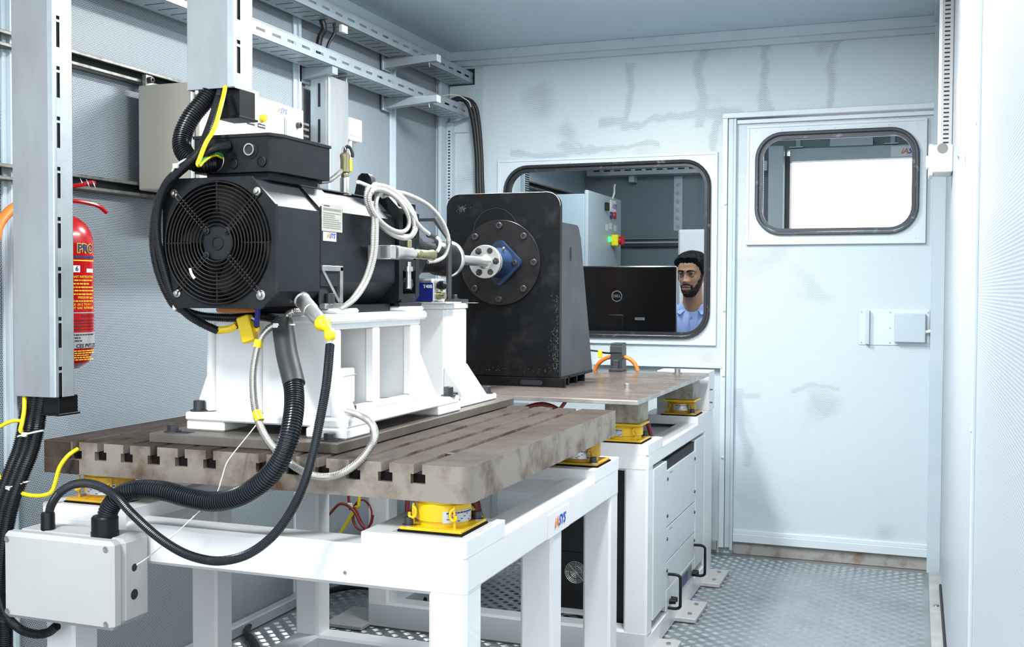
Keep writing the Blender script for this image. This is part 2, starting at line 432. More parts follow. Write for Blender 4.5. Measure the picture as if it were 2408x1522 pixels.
# raised bars of the tread plate
mb = MB(); p = .031
vs, fs = [], []
def bar(cx, cy, dx, dy):
    n = len(vs); L, w, h = .0130, .0011, .0011
    px_, py_ = -dy, dx
    for (a, b, z) in ((-L, 0, 0), (-L*.55, -w, 0), (L*.55, -w, 0), (L, 0, 0), (L*.55, w, 0), (-L*.55, w, 0), (-L*.5, 0, h), (L*.5, 0, h)):
        vs.append((cx+dx*a+px_*b, cy+dy*a+py_*b, z))
    for q in ((0, 1, 6), (1, 2, 7, 6), (2, 3, 7), (3, 4, 7), (4, 5, 6, 7), (5, 0, 6)): fs.append(tuple(n+i for i in q))
s2 = sqrt(.5)
for i in range(int(2.25/p)):
    for j in range(int(2.55/p)):
        cx, cy = -2.19+(i+.5)*p, 2.5+(j+.5)*p
        d = (s2, s2) if (i+j) % 2 else (s2, -s2)
        for k in range(-2, 3): bar(cx-d[1]*k*.0056, cy+d[0]*k*.0056, *d)
mb.add(vs, fs); tb = mb.build('tread_bars', 'tread', floor); tb['kind'] = 'stuff'
ceiling = walls('ceiling', 'perf_ceil', (XL, XRW+.06, -.6, YB, ZC, ZC+.06))
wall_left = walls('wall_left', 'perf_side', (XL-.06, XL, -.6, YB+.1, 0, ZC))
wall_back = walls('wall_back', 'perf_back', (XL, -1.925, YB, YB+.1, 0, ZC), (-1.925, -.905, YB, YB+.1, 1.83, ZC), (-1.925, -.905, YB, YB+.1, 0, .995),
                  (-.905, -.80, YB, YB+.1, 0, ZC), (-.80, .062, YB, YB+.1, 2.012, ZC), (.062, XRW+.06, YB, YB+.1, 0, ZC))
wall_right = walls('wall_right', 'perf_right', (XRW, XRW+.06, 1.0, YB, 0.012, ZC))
MB().box(XRW-.003, XRW+.063, .985, 1.0015, .012, ZC, .002).build('end_jamb', 'trim_light', wall_right)
seam = MB().box(XRW-.006, XRW+.001, 2.30, 2.335, .012, ZC).build('cover_strip', 'trim_light', wall_right)
for k, z in enumerate((.35, .95, 1.55, 2.15)):
    MB().lathe((XRW-.006, 2.318, z), (XRW-.012, 2.318, z), [(0, .006), (.003, .005), (.004, .002)], 10).build('rivet', 'trim_light', wall_right)
MB().box(XRW-.010, XRW+.0, 2.6, 4.75, .0, .034, .004).build('rubber_seal', 'black_rubber', wall_right)
sill = struct(MB().box(.062, XRW+.004, 1.0, 4.985, 0, .022, .003).build('trim_1', 'sill'), 'worn metal sill strip along the foot of right wall')
for y in (4.45, 3.3, 2.2): MB().lathe((.085, y, .022), (.085, y, .028), [(0, .011), (.004, .010), (.006, .004)], 12).build('rivet', 'bolt_zinc', sill)
# ceiling and corner trims
t = MB().box(XL, XRW, 5.045, 5.1, 2.36, ZC, .002).box(XL, XRW, 5.07, 5.1, 2.335, 2.362, .002)
tr = struct(t.build('trim_2', 'trim'), 'pale blue angle trim along the ceiling above back wall')
for i, (x, l) in enumerate(((-1.86, .02), (-1.3, .03), (-1.05, .02), (-.62, .02), (-.3, .02))): MB().box(x, x+l, 5.04, 5.05, 2.395, 2.404, .001).build('tab', 'trim', tr)
t = MB().box(XL, XL+.055, -.6, 5.045, 2.36, ZC, .002).box(XL, XL+.02, -.6, 5.045, 2.335, 2.362, .002)
struct(t.build('trim_3', 'trim'), 'pale blue angle trim along the ceiling above left wall')
struct(MB().box(XL, XL+.03, 5.0, 5.09, 0, 2.335, .002).box(XL+.018, XL+.034, 4.985, 5.0, 0, 2.335, .002).build('trim_4', 'trim'), 'corner post strip where left and back walls meet')
tk = MB().box(XL+.03, XL+.062, 5.06, 5.10, 0, 2.06, .002)
trk = struct(tk.build('trim_5', 'trim'), 'slotted cable trunking running up the far left corner')
mb = MB()
for k in range(130): mb.box(XL+.042, XL+.052, 5.057, 5.061, .05+k*.0152, .056+k*.0152, .0003)
o_ = mb.build('slots', 'slot_dark', trk); o_['kind'] = 'stuff'
struct(MB().box(XRW-.055, XRW, 5.045, 5.1, .0, 2.36, .002).box(.062, .078, 5.06, 5.1, .02, 2.36, .002).build('trim_6', 'trim'), 'pale blue corner post between door and right wall')
struct(MB().box(-1.46, -.84, 5.065, 5.1, .862, .886, .002).build('trim_7', 'trim_light'), 'light horizontal rail low on the back wall under window')
struct(MB().box(-1.9, -.86, 5.08, 5.1, .012, .055, .002).build('trim_8', 'rust_trim'), 'stained foot rail under the perforated back wall')
# ceiling lengthwise edge on the right
struct(MB().box(XRW-.06, XRW, 1.0, 5.045, 2.37, ZC, .002).build('trim_9', 'trim'), 'pale blue angle trim along the ceiling above right wall')
# wall seams: vertical strips on the left wall
for i, (y, w) in enumerate(((2.235, .045), (3.665, .055), (4.485, .05))):
    struct(MB().box(XL, XL+.010, y, y+w, 0, 2.335, .002).box(XL+.008, XL+.022, y+w*.32, y+w*.62, 0, 2.335, .001).build('trim_%d' % (10+i), 'trim'),
           ('ribbed vertical joint strip on left wall behind the black cable bundle', 'ribbed vertical joint strip on left wall beside the stained duct', 'ribbed vertical joint strip on left wall behind the tray brackets')[i])
# ---- back wall plate where the trays pass through
wp = thing('wall_plate', 'grey cover plate with a square cut-out where the upper tray passes through the back wall', 'plate', (-2.13, 5.09, 2.01))
mb = MB()
for b in ((-2.225, -2.045, 5.090, 5.097, 2.325, 2.362), (-2.089, -2.045, 5.090, 5.097, 2.01, 2.325), (-2.225, -2.089, 5.090, 5.097, 2.01, 2.245)): mb.box(*b, b=.001)
mb.build('sheet', 'trim', wp)
MB().box(-2.225, -2.089, 5.0965, 5.0985, 2.245, 2.325).build('opening', 'slot_dark', wp)
for x, z in ((-2.062, 2.345), (-2.062, 2.03), (-2.21, 2.03)): MB().lathe((x, 5.09, z), (x, 5.086, z), [(0, .007), (.003, .005)], 10).build('screw', 'bolt_zinc', wp)

# ---- window into the control room
def window(name, x0, x1, z0, z1, fx0, fx1, fz0, fz1, rad, gw, gm, fm, y=YB, parent=None):
    if parent is None:
        w = bpy.data.objects.new(name, None); COL.objects.link(w); w.location = ((x0+x1)/2, y, z0); ORG[w] = Vector(w.location); struct(w)
    else: w = parent
    cx, cz = (x0+x1)/2, (z0+z1)/2
    out = rrect(cx, cz, x1-x0, z1-z0, rad); inn = rrect(cx, cz, x1-x0-2*gw, z1-z0-2*gw, rad-gw)
    mid = rrect(cx, cz, x1-x0-gw, z1-z0-gw, rad-gw/2)
    mb = MB(); frame_ring(mb, rrect(cx, cz, x1-x0-.004, z1-z0-.004, rad-.002), rect_ring_pts(out, fx0, fx1, fz0, fz1), 'y', y-.010, y+.012)
    fr = mb.build('window_frame', fm, w)
    mb = MB()
    for a, b, c, d in ((fx0-.012, fx1+.012, fz1, fz1+.012), (fx0-.012, fx1+.012, fz0-.012, fz0), (fx0-.012, fx0, fz0, fz1), (fx1, fx1+.012, fz0, fz1)): mb.box(a, b, y-.014, y+.002, c, d, .001)
    mb.build('edge_bead', 'trim_light', w)
    mb = MB()
    frame_ring(mb, mid, out, 'y', y-.022, y+.012); g = mb.build('gasket', gm, w)
    mb = MB(); frame_ring(mb, inn, rrect(cx, cz, x1-x0-gw*.9, z1-z0-gw*.9, rad-gw*.45), 'y', y-.013, y+.02); mb.build('gasket_lip', gm, w)
    mb = MB(); mb.tube([(p_[0], y-.022, p_[1]) for p_ in rrect(cx, cz, x1-x0-gw*.5, z1-z0-gw*.5, rad-gw*.25)], gw*.28, 6, smooth=False, closed=True); mb.build('gasket_bead', gm, w)
    mb = MB(); mb.prism(inn, 'y', y+.003, y+.007); mb.build('pane', 'glass', w)
    for i in range(7):
        for z in (fz0+.012, fz1-.012):
            x = fx0+.03+(fx1-fx0-.06)*i/6
            MB().lathe((x, y-.010, z), (x, y-.0125, z), [(0, .004), (.002, .003)], 8).build('rivet', fm, w)
    for i in range(1, 4):
        for x in (fx0+.012, fx1-.012):
            z = fz0+(fz1-fz0)*i/4
            MB().lathe((x, y-.010, z), (x, y-.0125, z), [(0, .004), (.002, .003)], 8).build('rivet', fm, w)
    return w
w1 = window('window_1', -1.928, -.903, .995, 1.832, -1.952, -.886, .978, 1.852, .125, .030, 'gasket', 'trim_light')
w1['label'] = 'rounded control room window in black rubber gasket beside the door'
# ---- personnel door with window
door = bpy.data.objects.new('door_1', None); COL.objects.link(door); door.location = (-.37, YB, .03); ORG[door] = Vector(door.location); struct(door, 'pale blue perforated door with rounded window in the back wall')
dx0, dx1, dz0, dz1 = -.786, .0615, .115, 2.0
mb = MB(); wx0, wx1, wz0, wz1 = -.700, .0, 1.474, 1.938
for b in ((dx0, wx0+.03, dz0, dz1), (wx1-.03, dx1, dz0, dz1), (wx0+.03, wx1-.03, dz0, wz0+.03), (wx0+.03, wx1-.03, wz1-.03, dz1)): rb(mb, b[0], b[1], 5.095, 5.135, b[2], b[3])
mb.build('leaf', 'perf_door', door)
mb = MB(); frame_ring(mb, rrect((wx0+wx1)/2, (wz0+wz1)/2, .70, .464, .12), rect_ring_pts(rrect((wx0+wx1)/2, (wz0+wz1)/2, .70, .464, .12), wx0, wx1, wz0, wz1), 'y', 5.088, 5.15)
mb.build('window_reveal', 'trim_light', door)
window('', wx0, wx1, wz0, wz1, -.728, .018, 1.444, 1.962, .12, .030, 'gasket_door', 'trim_light', y=5.09, parent=door)
mb = MB().box(dx0, dx1, 5.075, 5.10, .060, .098, .002).box(dx0, dx1, 5.083, 5.10, .098, .115, .002); mb.build('bottom_rail', 'trim_light', door)
MB().box(dx0+.002, dx1-.001, 5.092, 5.15, .0005, .062, .002).build('threshold', 'rust_trim', door)
MB().box(dx0, dx1, 5.080, 5.10, 1.985, 2.003, .002).build('top_rail', 'trim_light', door)
mb = MB().box(-.850, -.826, 5.068, 5.1, .03, 2.0115, .002).box(-.850, .062, 5.068, 5.1, 2.012, 2.036, .002); mb.build('outer_frame', 'trim_light', door)
mb = MB().box(-.824, -.80, 5.076, 5.1, .03, 2.010, .002).box(-.80, -.787, 5.072, 5.1, .02, 2.010, .002); mb.build('inner_frame', 'trim', door)
for z in (.45, .83, 1.13, 1.62): MB().lathe((-.834, 5.068, z), (-.834, 5.060, z), [(0, .007), (.005, .006), (.008, .002)], 8).build('weld', 'trim_light', door)
lp = MB().box(-.238, .052, 5.091, 5.096, .985, 1.143, .001).build('lock_plate', 'trim_light', door)
MB().box(-.093, .036, 5.060, 5.092, 1.0, 1.126, .003).build('lock_box', 'trim', lp)
MB().box(-.213, -.196, 5.066, 5.092, .988, 1.140, .002).build('pull_flange', 'trim', lp)
MB().tube([(.036, 5.072, 1.047), (.052, 5.066, 1.050), (.070, 5.062, 1.056)], .007, 8).build('latch', 'white_plastic', lp)
for x, z in ((-.23, 1.13), (-.23, .995), (-.11, 1.13), (-.11, .995), (.045, 1.13), (.045, .995), (-.11, 1.06)): MB().lathe((x, 5.091, z), (x, 5.088, z), [(0, .004), (.002, .003)], 8).build('screw', 'bolt_zinc', lp)

# ---- right wall: trunking, switch box, clear film
tr_ = thing('cable_trunking', 'grey slotted cable trunking hanging down the right wall into the white switch box', 'trunking', (.08, 4.3, 1.73))
MB().box(.060, .072, 4.22, 4.26, 1.745, 2.37, .002).build('lid', 'white_plastic', tr_)
MB().box(.072, .108, 4.22, 4.26, 1.745, 2.37, .002).build('channel', 'box_grey', tr_)
mb = MB()
for k in range(40): mb.box(.078, .096, 4.2185, 4.2205, 1.752+k*.0152, 1.757+k*.0152, .0003)
mb.build('slots', 'slot_dark', tr_)['kind'] = 'stuff'
sb = thing('switch_box', 'small white switch box on right wall at the end of the grey trunking', 'switch box', (.08, 4.2, 1.64))
MB().box(.045, .109, 4.12, 4.30, 1.640, 1.735, .003).build('housing', 'white_plastic', sb)
MB().box(.030, .045, 4.15, 4.28, 1.632, 1.742, .003).build('cover', 'white_plastic', sb)
MB().box(.022, .031, 4.18, 4.24, 1.662, 1.705, .003).build('rocker', 'white_plastic', sb)
MB().lathe((.075, 4.1205, 1.722), (.075, 4.1185, 1.722), [(0, .018), (.002, .018)], 20).build('knockout_hole', 'ink_grey', sb)
fl = []
for i in range(15):
    z = 2.37-i*.066; y0 = 2.93+.02*sin(i*1.3); w = .36 if i < 13 else .36-.14*(i-12)
    fl.append([(XRW-.010-.006*sin(i*.9+j), y0+.02+w*j/6, z+(.02*j if i > 12 else 0)) for j in range(7)])
mb = MB(); vs = [p for r in fl for p in r]; n = len(vs); vs += [(p[0]-.0006, p[1], p[2]) for p in vs]
fs = []
for i in range(14):
    for j in range(6):
        a = i*7+j; fs += [(a, a+1, a+8, a+7), (n+a, n+a+7, n+a+8, n+a+1)]
mb.add(vs, fs); tag(mb.build('plastic_film', 'clear_film', org=(XRW-.01, 3.1, 1.4), angle=2), 'loose clear plastic film hanging on the bright right wall', 'plastic film')
# ---- ceiling luminaires (the light of the test room; some are added fill)
def luminaire(label, x, y, L, W, z=ZC):
    r = thing('ceiling_lamp', label, 'lamp', (x, y, z))
    MB().box(x-W/2, x+W/2, y-L/2, y+L/2, z-.035, z-.001, .004).build('lamp_body', 'white_plastic', r)
    MB().box(x-W/2+.012, x+W/2-.012, y-L/2+.012, y+L/2-.012, z-.075, z-.034, .012).build('diffuser', 'lamp_face', r)
    ld = bpy.data.lights.new('lamp_light', 'AREA'); ld.shape = 'RECTANGLE'; ld.size = W*.9; ld.size_y = L*.95; ld.energy = LAMP_ROOM if y < 5.1 else LAMP_CTRL; ld.color = (.97, .99, 1)
    lo = bpy.data.objects.new('lamp_light', ld); COL.objects.link(lo); lo.parent = r; lo.location = (0, 0, -.080)
    return r
luminaire('white ceiling lamp above the bearing block, just over the picture', -1.32, 3.62, .60, .16)
luminaire('added ceiling fill lamp over the clear floor beside the test bed', -.50, 2.75, 1.2, .20)  # added out of view to brighten the right half of the room
luminaire('white ceiling lamp near the open end of the room behind camera', -1.45, .75, .60, .16)
# ================================================================== MACHINE FRAMES
def mount(label, cx, cy, z, col='yellow', bolts=((-1, -1), (1, 1)), h=.067, plate_a=radians(-90)):
    r = thing('vibration_mount', label, 'vibration mount', (cx, cy, z), 'yellow vibration mounts under the test bed')
    a = .0625
    a = .068
    MB().box(cx-a, cx+a, cy-a, cy+a, z+.004, z+.010, .001).build('base_plate', col, r)
    MB().box(cx-a-.004, cx+a+.004, cy-a-.003, cy+a+.003, z, z+.004, .001).build('rubber_pad', 'mat_dark', r)
    MB().lathe((cx, cy, z+.010), (cx, cy, z+.1), [(0, .052), (.010, .052), (.012, .0575), (h-.018, .0575), (h-.015, .0545), (h-.0104, .0545)], 48).build('drum', col, r)
    for sx in (-1, 1):
        x, y = cx+sx*.046, cy-.049
        k = MB()
        k.tube([(x, y, z+.010), (x, y, z+.030), (x-.001*sx, y-.001, z+h-.006)], .0028, 8)
        k.tube([(x-.001*sx, y-.001, z+.050), (x-.007*sx, y-.004, z+.044), (x-.007*sx, y-.005, z+.032), (x, y-.006, z+.027), (x+.006*sx, y-.006, z+.031), (x+.005*sx, y-.006, z+.038)], .0032, 8)
        k.build('hook', col, r)
    # data label bent round the drum
    mb = MB(); vs = []
    for i in range(11):
        w = plate_a+radians(-38+i*7.6)
        vs += [(cx+.0583*cos(w), cy+.0583*sin(w), z+.020), (cx+.0583*cos(w), cy+.0583*sin(w), z+.044)]
    mb.add(vs, [(2*i, 2*i+2, 2*i+3, 2*i+1) for i in range(10)])
    lab = mb.build('data_label', 'silver_band', r)
    mb = MB()
    for row in range(5):
        for i in range(1, 10):
            if (row*7+i*3) % 4 == 0 or row == 0:
                w0, w1 = plate_a+radians(-38+i*7.6), plate_a+radians(-38+i*7.6+6.5)
                zz = z+.040-row*.0042; t_ = .003 if row == 0 else .0016
                mb.add([(cx+.0586*cos(w0), cy+.0586*sin(w0), zz-t_/2), (cx+.0586*cos(w1), cy+.0586*sin(w1), zz-t_/2), (cx+.0586*cos(w1), cy+.0586*sin(w1), zz+t_/2), (cx+.0586*cos(w0), cy+.0586*sin(w0), zz+t_/2)], [(0, 1, 2, 3)])
    mb.build('fine_print', 'ink_navy', lab)
    for sx, sy in bolts:
        x, y = cx+sx*.0535, cy+sy*.0535
        b_ = MB().lathe((x, y, z+.010), (x, y, z+.04), [(0, .0135), (.003, .0135), (.003, .0095), (.017, .0095), (.018, .0085)], 20).build('bolt', 'dark_bolt', r)
        MB().lathe((x, y, z+.010), (x, y, z+.02), [(0, .0142), (.0025, .0142)], 20).build('washer', 'bolt_zinc', b_)
    return r
def capscrew(parent, x, y, z, r=.012, h=.018, washer=True, name='bolt', m='dark_bolt', hexa=False):
    if hexa:
        b = MB().lathe((x, y, z), (x, y, z+1), [(0, r*1.5), (.003, r*1.5)], 20)
        b.lathe((x, y, z+.003), (x, y, z+1), [(0, r), (h*.8, r), (h*.8+.001, r*.9)], 6); return b.build(name, m, parent)
    b = MB()
    if washer: b.lathe((x, y, z), (x, y, z+1), [(0, r*1.55), (.003, r*1.55)], 22)
    z0 = z+(.003 if washer else 0)
    b.lathe((x, y, z0), (x, y, z0+1), [(0, r), (h-.001, r), (h, r*.92), (h, r*.55), (h*.5, r*.5)], 22)
    return b.build(name, m, parent)
# ---- frame 1
F1 = dict(x0=-1.89, x1=-.828, y0=1.985, y1=3.16)
f1 = thing('machine_frame', 'white welded steel frame on legs carrying the slotted table', 'frame', (-1.36, 2.57, 0))
lw = .086; zt = .697
legs_y = ((1.985, 2.071), (2.53, 2.612), (3.075, 3.16))
for x0, x1 in ((F1['x0'], F1['x0']+lw), (F1['x1']-lw, F1['x1'])):
    for y0, y1 in legs_y: MB().box(x0+.0012, x1-.0012, y0+.0012, y1-.0012, 0, zt-.002, .007).build('leg', 'white_paint', f1)
for x0, x1 in ((F1['x0'], F1['x0']+lw), (F1['x1']-lw, F1['x1'])):
    MB().box(x0, x1, 1.986, 3.159, .612, zt, .008).build('side_beam', 'white_paint', f1)
    MB().box(x0+.0004, x1-.0004, 1.988, 3.156, 0, .10, .008).build('foot_rail', 'grey_paint', f1)
for y0, y1 in (legs_y[0], legs_y[2]):
    MB().box(F1['x0']+.0006, F1['x1']-.0006, y0, y1, .607, zt-.001, .008).build('cross_beam', 'white_paint', f1)
MB().box(F1['x0']+.002, F1['x1']-.002, 3.0775, 3.157, 0, .098, .008).build('foot_rail', 'grey_paint', f1)
for x0, x1 in ((F1['x0'], F1['x0']+.235), (F1['x1']-.235, F1['x1'])):
    for y0, y1 in ((1.985, 2.20), (2.90, 3.16)):
        MB().box(x0-.0004, x1+.0004, y0-.0004, y1+.0004, zt-.010, .724, .0015).build('corner_pad', 'white_paint', f1)
ya, yb = at(1288, 1230, X=-.827).y, at(1338, 1230, X=-.827).y
za_, zb_ = at(1312, 1254, X=-.827).z, at(1312, 1199, X=-.827).z
lg = MB().box(-.8285, -.8262, ya, yb, za_, zb_, .0008).build('logo_plate', 'sticker', f1)
logo(lg, (-.8260, (ya+yb)/2, (za_+zb_)/2), (0, 1, 0), (0, 0, 1), .036)
for (x, z) in ((-1.10, .635), (-.872, .03)): MB().lathe((x, 1.9845, z), (x, 1.983, z), [(0, .004), (.001, .004)], 10).build('screw_hole', 'ink_grey', f1)
# ---- slotted cast-iron table
ZT, ZTm, ZTl, ZTb = .866, .846, .826, .791
slots = [-1.811, -1.741, -1.668, -1.594, -1.520, -1.446, -1.311, -1.238, -1.165, -1.092, -1.018, -.944]
tx0, tx1, ty0, ty1 = -1.902, -.831, 2.005, 3.13
tt = thing('slotted_table', 'heavy rust-brown steel table slab with T-slots on the white frame', 'table', (-1.366, 2.56, ZTb))
def corner_poly(x0, x1, y0, y1, r, n=8):
    c = [(x0, y0)]
    for k in range(n+1):
        a = -pi/2+pi/2*k/n; c.append((x1-r+r*cos(a), y0+r+r*sin(a)))
    return c+[(x1, y1), (x0, y1)]
mb = MB()
mb.prism(corner_poly(tx0, tx1, ty0, ty1, .034), 'z', ZTb, ZTl)
def layer(hw, z0, z1):
    ed = [tx0]+[v for s_ in slots for v in (s_-hw, s_+hw)]+[tx1]
    for i in range(0, len(ed), 2):
        if i == len(ed)-2: mb.prism(corner_poly(ed[i], ed[i+1], ty0, ty1, .034), 'z', z0, z1)
        else: mb.prism([(ed[i], ty0), (ed[i+1], ty0), (ed[i+1], ty1), (ed[i], ty1)], 'z', z0, z1)
layer(.0165, ZTl, ZTm); layer(.0095, ZTm, ZT)
mb.build('slab', 'slab', tt)
ed = [tx0]+[v for s_ in slots for v in (s_-.0095, s_+.0095)]+[tx1]
mb = MB()
for i in range(0, len(ed), 2):
    q = corner_poly(ed[i]+.0006, ed[i+1]-.0006, ty0+.0008, ty1-.0006, .034) if i == len(ed)-2 else [(ed[i]+.0006, ty0+.0008), (ed[i+1]-.0006, ty0+.0008), (ed[i+1]-.0006, ty1-.0006), (ed[i]+.0006, ty1-.0006)]
    mb.prism(q, 'z', ZT-.0002, ZT+.0003)
mb.build('top_patina', 'slab_top', tt)
for s_ in slots: MB().box(s_-.0155, s_+.0155, ty0+.012, ty1-.01, ZTl+.0005, ZTm-.001, .0005).build('slot_shade', 'mat_dark', tt)  # dark boxes filling the T-slot cavities, shade put in as colour
for s_ in (slots[0], slots[-1]):
    MB().box(s_-.0093, s_+.0093, 2.165, 2.185, ZTm, ZT-.001, .0005).build('slot_stop', 'slab_rust', tt)
MB().box(tx0-.0008, tx0+.10, ty0-.0012, ty0+.0005, ZTb, ZTl-.001, .0003).build('rust_patch', 'slab_rust', tt)
MB().box(tx0-.0008, tx0+.076, ty0-.0012, ty0+.0005, ZTl, ZT-.0005, .0003).build('rust_patch', 'slab_rust', tt)
# ---- sub-plate
sp = thing('base_plate', 'long flat steel plate bolted on the slotted table under the white pedestals', 'plate', (-1.405, 2.5, ZT))
mb = MB().box(-1.652, -1.162, 2.062, 3.16, ZT+.0003, .888, .0015); mb.build('plate', 'subplate', sp)
for x, y in ((-1.615, 2.10), (-1.205, 2.105)): capscrew(sp, x, y, .888, .013, .016, hexa=True)
for x in (-1.575, -1.165-.02): MB().box(x-.02 if x < -1.3 else x-.012, x+.012, 2.085, 2.115, .8882, .8886, .0001).build('slot_hole', 'slot_dark', sp)
# ---- mounts under the table
sm_ = MB().box(-1.0, -.834, 1.993, 2.146, .7243, .7262, .0004)
sm_.box(-.985, -.840, 1.998, 2.150, .7262, .7280, .0004).build('shim_sheet', 'box_grey', f1)
mount('yellow vibration mount at the near right corner of the slotted table', -.914, 2.066, .728, 'yellow', ((-1, -1), (1, 1)), h=.063, plate_a=radians(-30))
mount('worn yellow vibration mount at the near left corner behind the white junction box', -1.775, 2.075, .724, 'yellow_old', ((1, -1),), plate_a=radians(-75))
mount('yellow vibration mount at the far right corner of the slotted table', -.902, 3.01, .724, 'yellow_old', ((1, -1),), plate_a=radians(-80))
mount('yellow vibration mount hidden at the far left corner of the slotted table', -1.775, 3.01, .724, 'yellow_old', ((1, -1),))
# ---- frame 2
f2 = thing('machine_frame', 'white welded steel cabinet frame carrying the brown plate and black bearing block', 'frame', (-1.33, 4.05, 0))
X0, X1, Y0, Y1 = -1.85, -.818, 3.5, 4.60
for x0, x1 in ((X0, X0+.085), (X1-.082, X1)):
    for y0, y1 in ((Y0, Y0+.082), (Y1-.082, Y1)): MB().box(x0+.0012, x1-.0012, y0+.0012, y1-.0012, .0, .688, .007).build('leg', 'white_paint', f2)
MB().box(X1-.082, X1, Y0+.001, Y1-.001, .632, .69, .008).build('side_beam', 'white_paint', f2)
MB().box(X0, X0+.082, Y0+.001, Y1-.001, .61, .69, .008).build('side_beam', 'white_paint', f2)
MB().box(X0+.0006, X1-.0006, Y0, Y0+.081, .625, .689, .008).build('cross_beam', 'white_paint', f2)
MB().box(X0+.002, X1-.002, Y1-.081, Y1-.001, .61, .69, .008).build('cross_beam', 'white_paint', f2)
MB().box(X0+.0006, X1-.0006, Y0+.0002, Y0+.08, .0, .095, .008).build('foot_rail', 'grey_paint', f2)
MB().box(X1-.08, X1, Y0+.004, Y1-.004, .0, .08, .008).build('foot_rail', 'white_paint', f2)
MB().box(X0, X0+.08, Y0+.004, Y1-.004, .0, .08, .008).build('foot_rail', 'grey_paint', f2)
MB().box(X0+.01, X1-.082, Y0+.3, Y1-.1, .655, .665, .002).build('deck', 'grey_paint', f2)
for x0, x1 in ((X0, X0+.23), (X1-.23, X1)):
    for y0, y1 in ((Y0, Y0+.215), (Y1-.235, Y1)): MB().box(x0-.0004, x1+.0004, y0-.0004, y1+.0004, .68, .716, .0015).build('corner_pad', 'white_paint', f2)
for y in (3.57, 4.07, 4.585):
    ft = MB().box(X1-.01, -.742, y-.115, y+.125, .002, .020, .003).build('floor_plate', 'box_grey', f2)
    for dy in (-.06, .07): MB().lathe((-.775, y+dy, .020), (-.775, y+dy, 1), [(0, .009), (.005, .009), (.006, .004)], 6).build('anchor_bolt', 'bolt_zinc', ft)
MB().box(-1.99, -1.84, 3.44, 3.66, .002, .018, .003).build('floor_plate', 'box_grey', f2)
# rack built into the frame
rk = thing('equipment_rack', 'grey equipment rack with blank panels set into the white frame side', 'rack', (-.85, 4.04, .1))
xf = X1+.0015
MB().box(-.985, -.836, 3.60, 4.50, .085, .628, .003).build('housing', 'black_plastic', rk)
MB().box(-.84, xf, 3.583, 3.782, .112, .622, .001).build('side_cover', 'panel_grey', rk)
MB().box(-.84, xf, 4.318, 4.50, .112, .626, .001).build('side_cover', 'panel_grey', rk)
MB().box(-.838, xf-.006, 3.786, 4.31, .588, .622, .001).build('vent_gap', 'slot_dark', rk)
pans = ((.385, .586), (.262, .383), (.160, .260))
for i, (z0, z1) in enumerate(pans):
    pn = MB().box(-.838, xf-.001, 3.786, 4.312, z0+.001, z1-.001, .001).build('blank_panel', 'panel_grey', rk)
    for y in (3.797, 4.301):
        for z in ((z0+.04, z1-.03) if i == 0 else ((z0+z1)/2+.02,)):
            MB().lathe((xf-.001, y, z), (xf+.006, y, z), [(0, .0065), (.003, .006), (.004, .004)], 12).build('screw', 'dark_bolt', pn)
    if i < 2: textlines(pn, (xf-.0008, 3.86, z1-.014), (0, 1, 0), (0, 0, 1), .05, .008, 1, 'ink_grey', i+3)
un = MB().box(-.838, xf, 3.79, 4.312, .086, .160, .001).build('instrument_front', 'panel_grey', rk)
MB().box(xf, xf+.003, 4.03, 4.24, .100, .152, .001).build('display_bezel', 'ink_grey', un)
MB().box(xf+.003, xf+.004, 4.06, 4.16, .108, .145, .0005).build('display', 'navy', un)
for y in (3.845, 3.875, 4.255, 4.28):
    for z in (.108,): MB().lathe((xf, y, z), (xf+.03, y, z), [(0, .010), (.022, .009), (.023, .007)], 14).build('knob', 'black_plastic', un)
for y in (3.82, 4.30):
    MB().tube([(xf, y, .212), (xf+.030, y, .212), (xf+.042, y, .205), (xf+.044, y, .19), (xf+.044, y, .11), (xf+.042, y, .098), (xf+.03, y, .091), (xf, y, .091)], .0055, 10, step=.006).build('handle', 'black_plastic', rk)
# plate, spacers and mounts of frame 2
bp = thing('mounting_plate', 'brown polished steel plate under the black bearing block', 'plate', (-1.4, 3.97, .858))
MB().box(-1.95, -.818, 3.35, 4.60, .8605, .875, .001).build('plate', 'plate_brown', bp)
MB().box(-1.9505, -.8175, 3.3495, 4.6005, .8603, .8735, .001).build('plate_rim', 'plate_edge', bp)
for x, y in ((-.945, 3.72), (-.935, 4.52)): capscrew(bp, x, y, .875, .0125, .018, m='bolt_zinc')
for lab, x, y in (('near', -.913, 3.575), ('far', -.898, 4.435)):
    mount('yellow vibration mount on the %s right pad under the brown plate' % lab, x, y, .716, 'yellow' if lab == 'near' else 'yellow_old', ((1, 1),) if lab == 'near' else ((1, -1),), h=.0555, plate_a=radians(-125 if lab == 'near' else -75))
    s_ = MB().box(x-.06, x+.055, y-.05, y+.09, .779, .8605, .002).build('spacer_block', 'spacer', org=(x, y, .779))
    tag(s_, 'speckled steel spacer block on the %s right yellow mount under the brown plate' % lab, 'spacer block', 'spacer blocks under the brown plate')
    MB().box(x-.066, x+.066, y-.066, y+.066, .772, .7788, .001).build('top_flange', 'yellow', s_)
for lab, y in (('near', 3.575), ('far', 4.435)):
    x = -1.76
    mount('hidden yellow vibration mount on the %s left pad under the brown plate' % lab, x, y, .716, 'yellow_old', (), h=.0555)
    s_ = MB().box(x-.06, x+.055, y-.05, y+.09, .779, .8605, .002).build('spacer_block', 'spacer', org=(x, y, .779))
    tag(s_, 'steel spacer block on the %s left hidden mount under the brown plate' % lab, 'spacer block', 'spacer blocks under the brown plate')
    MB().box(x-.066, x+.066, y-.066, y+.066, .772, .7788, .001).build('top_flange', 'yellow', s_)
wb = thing('wall_box', 'plain white cover box standing behind the far corner of the brown plate', 'box', (-.93, 4.68, .7))
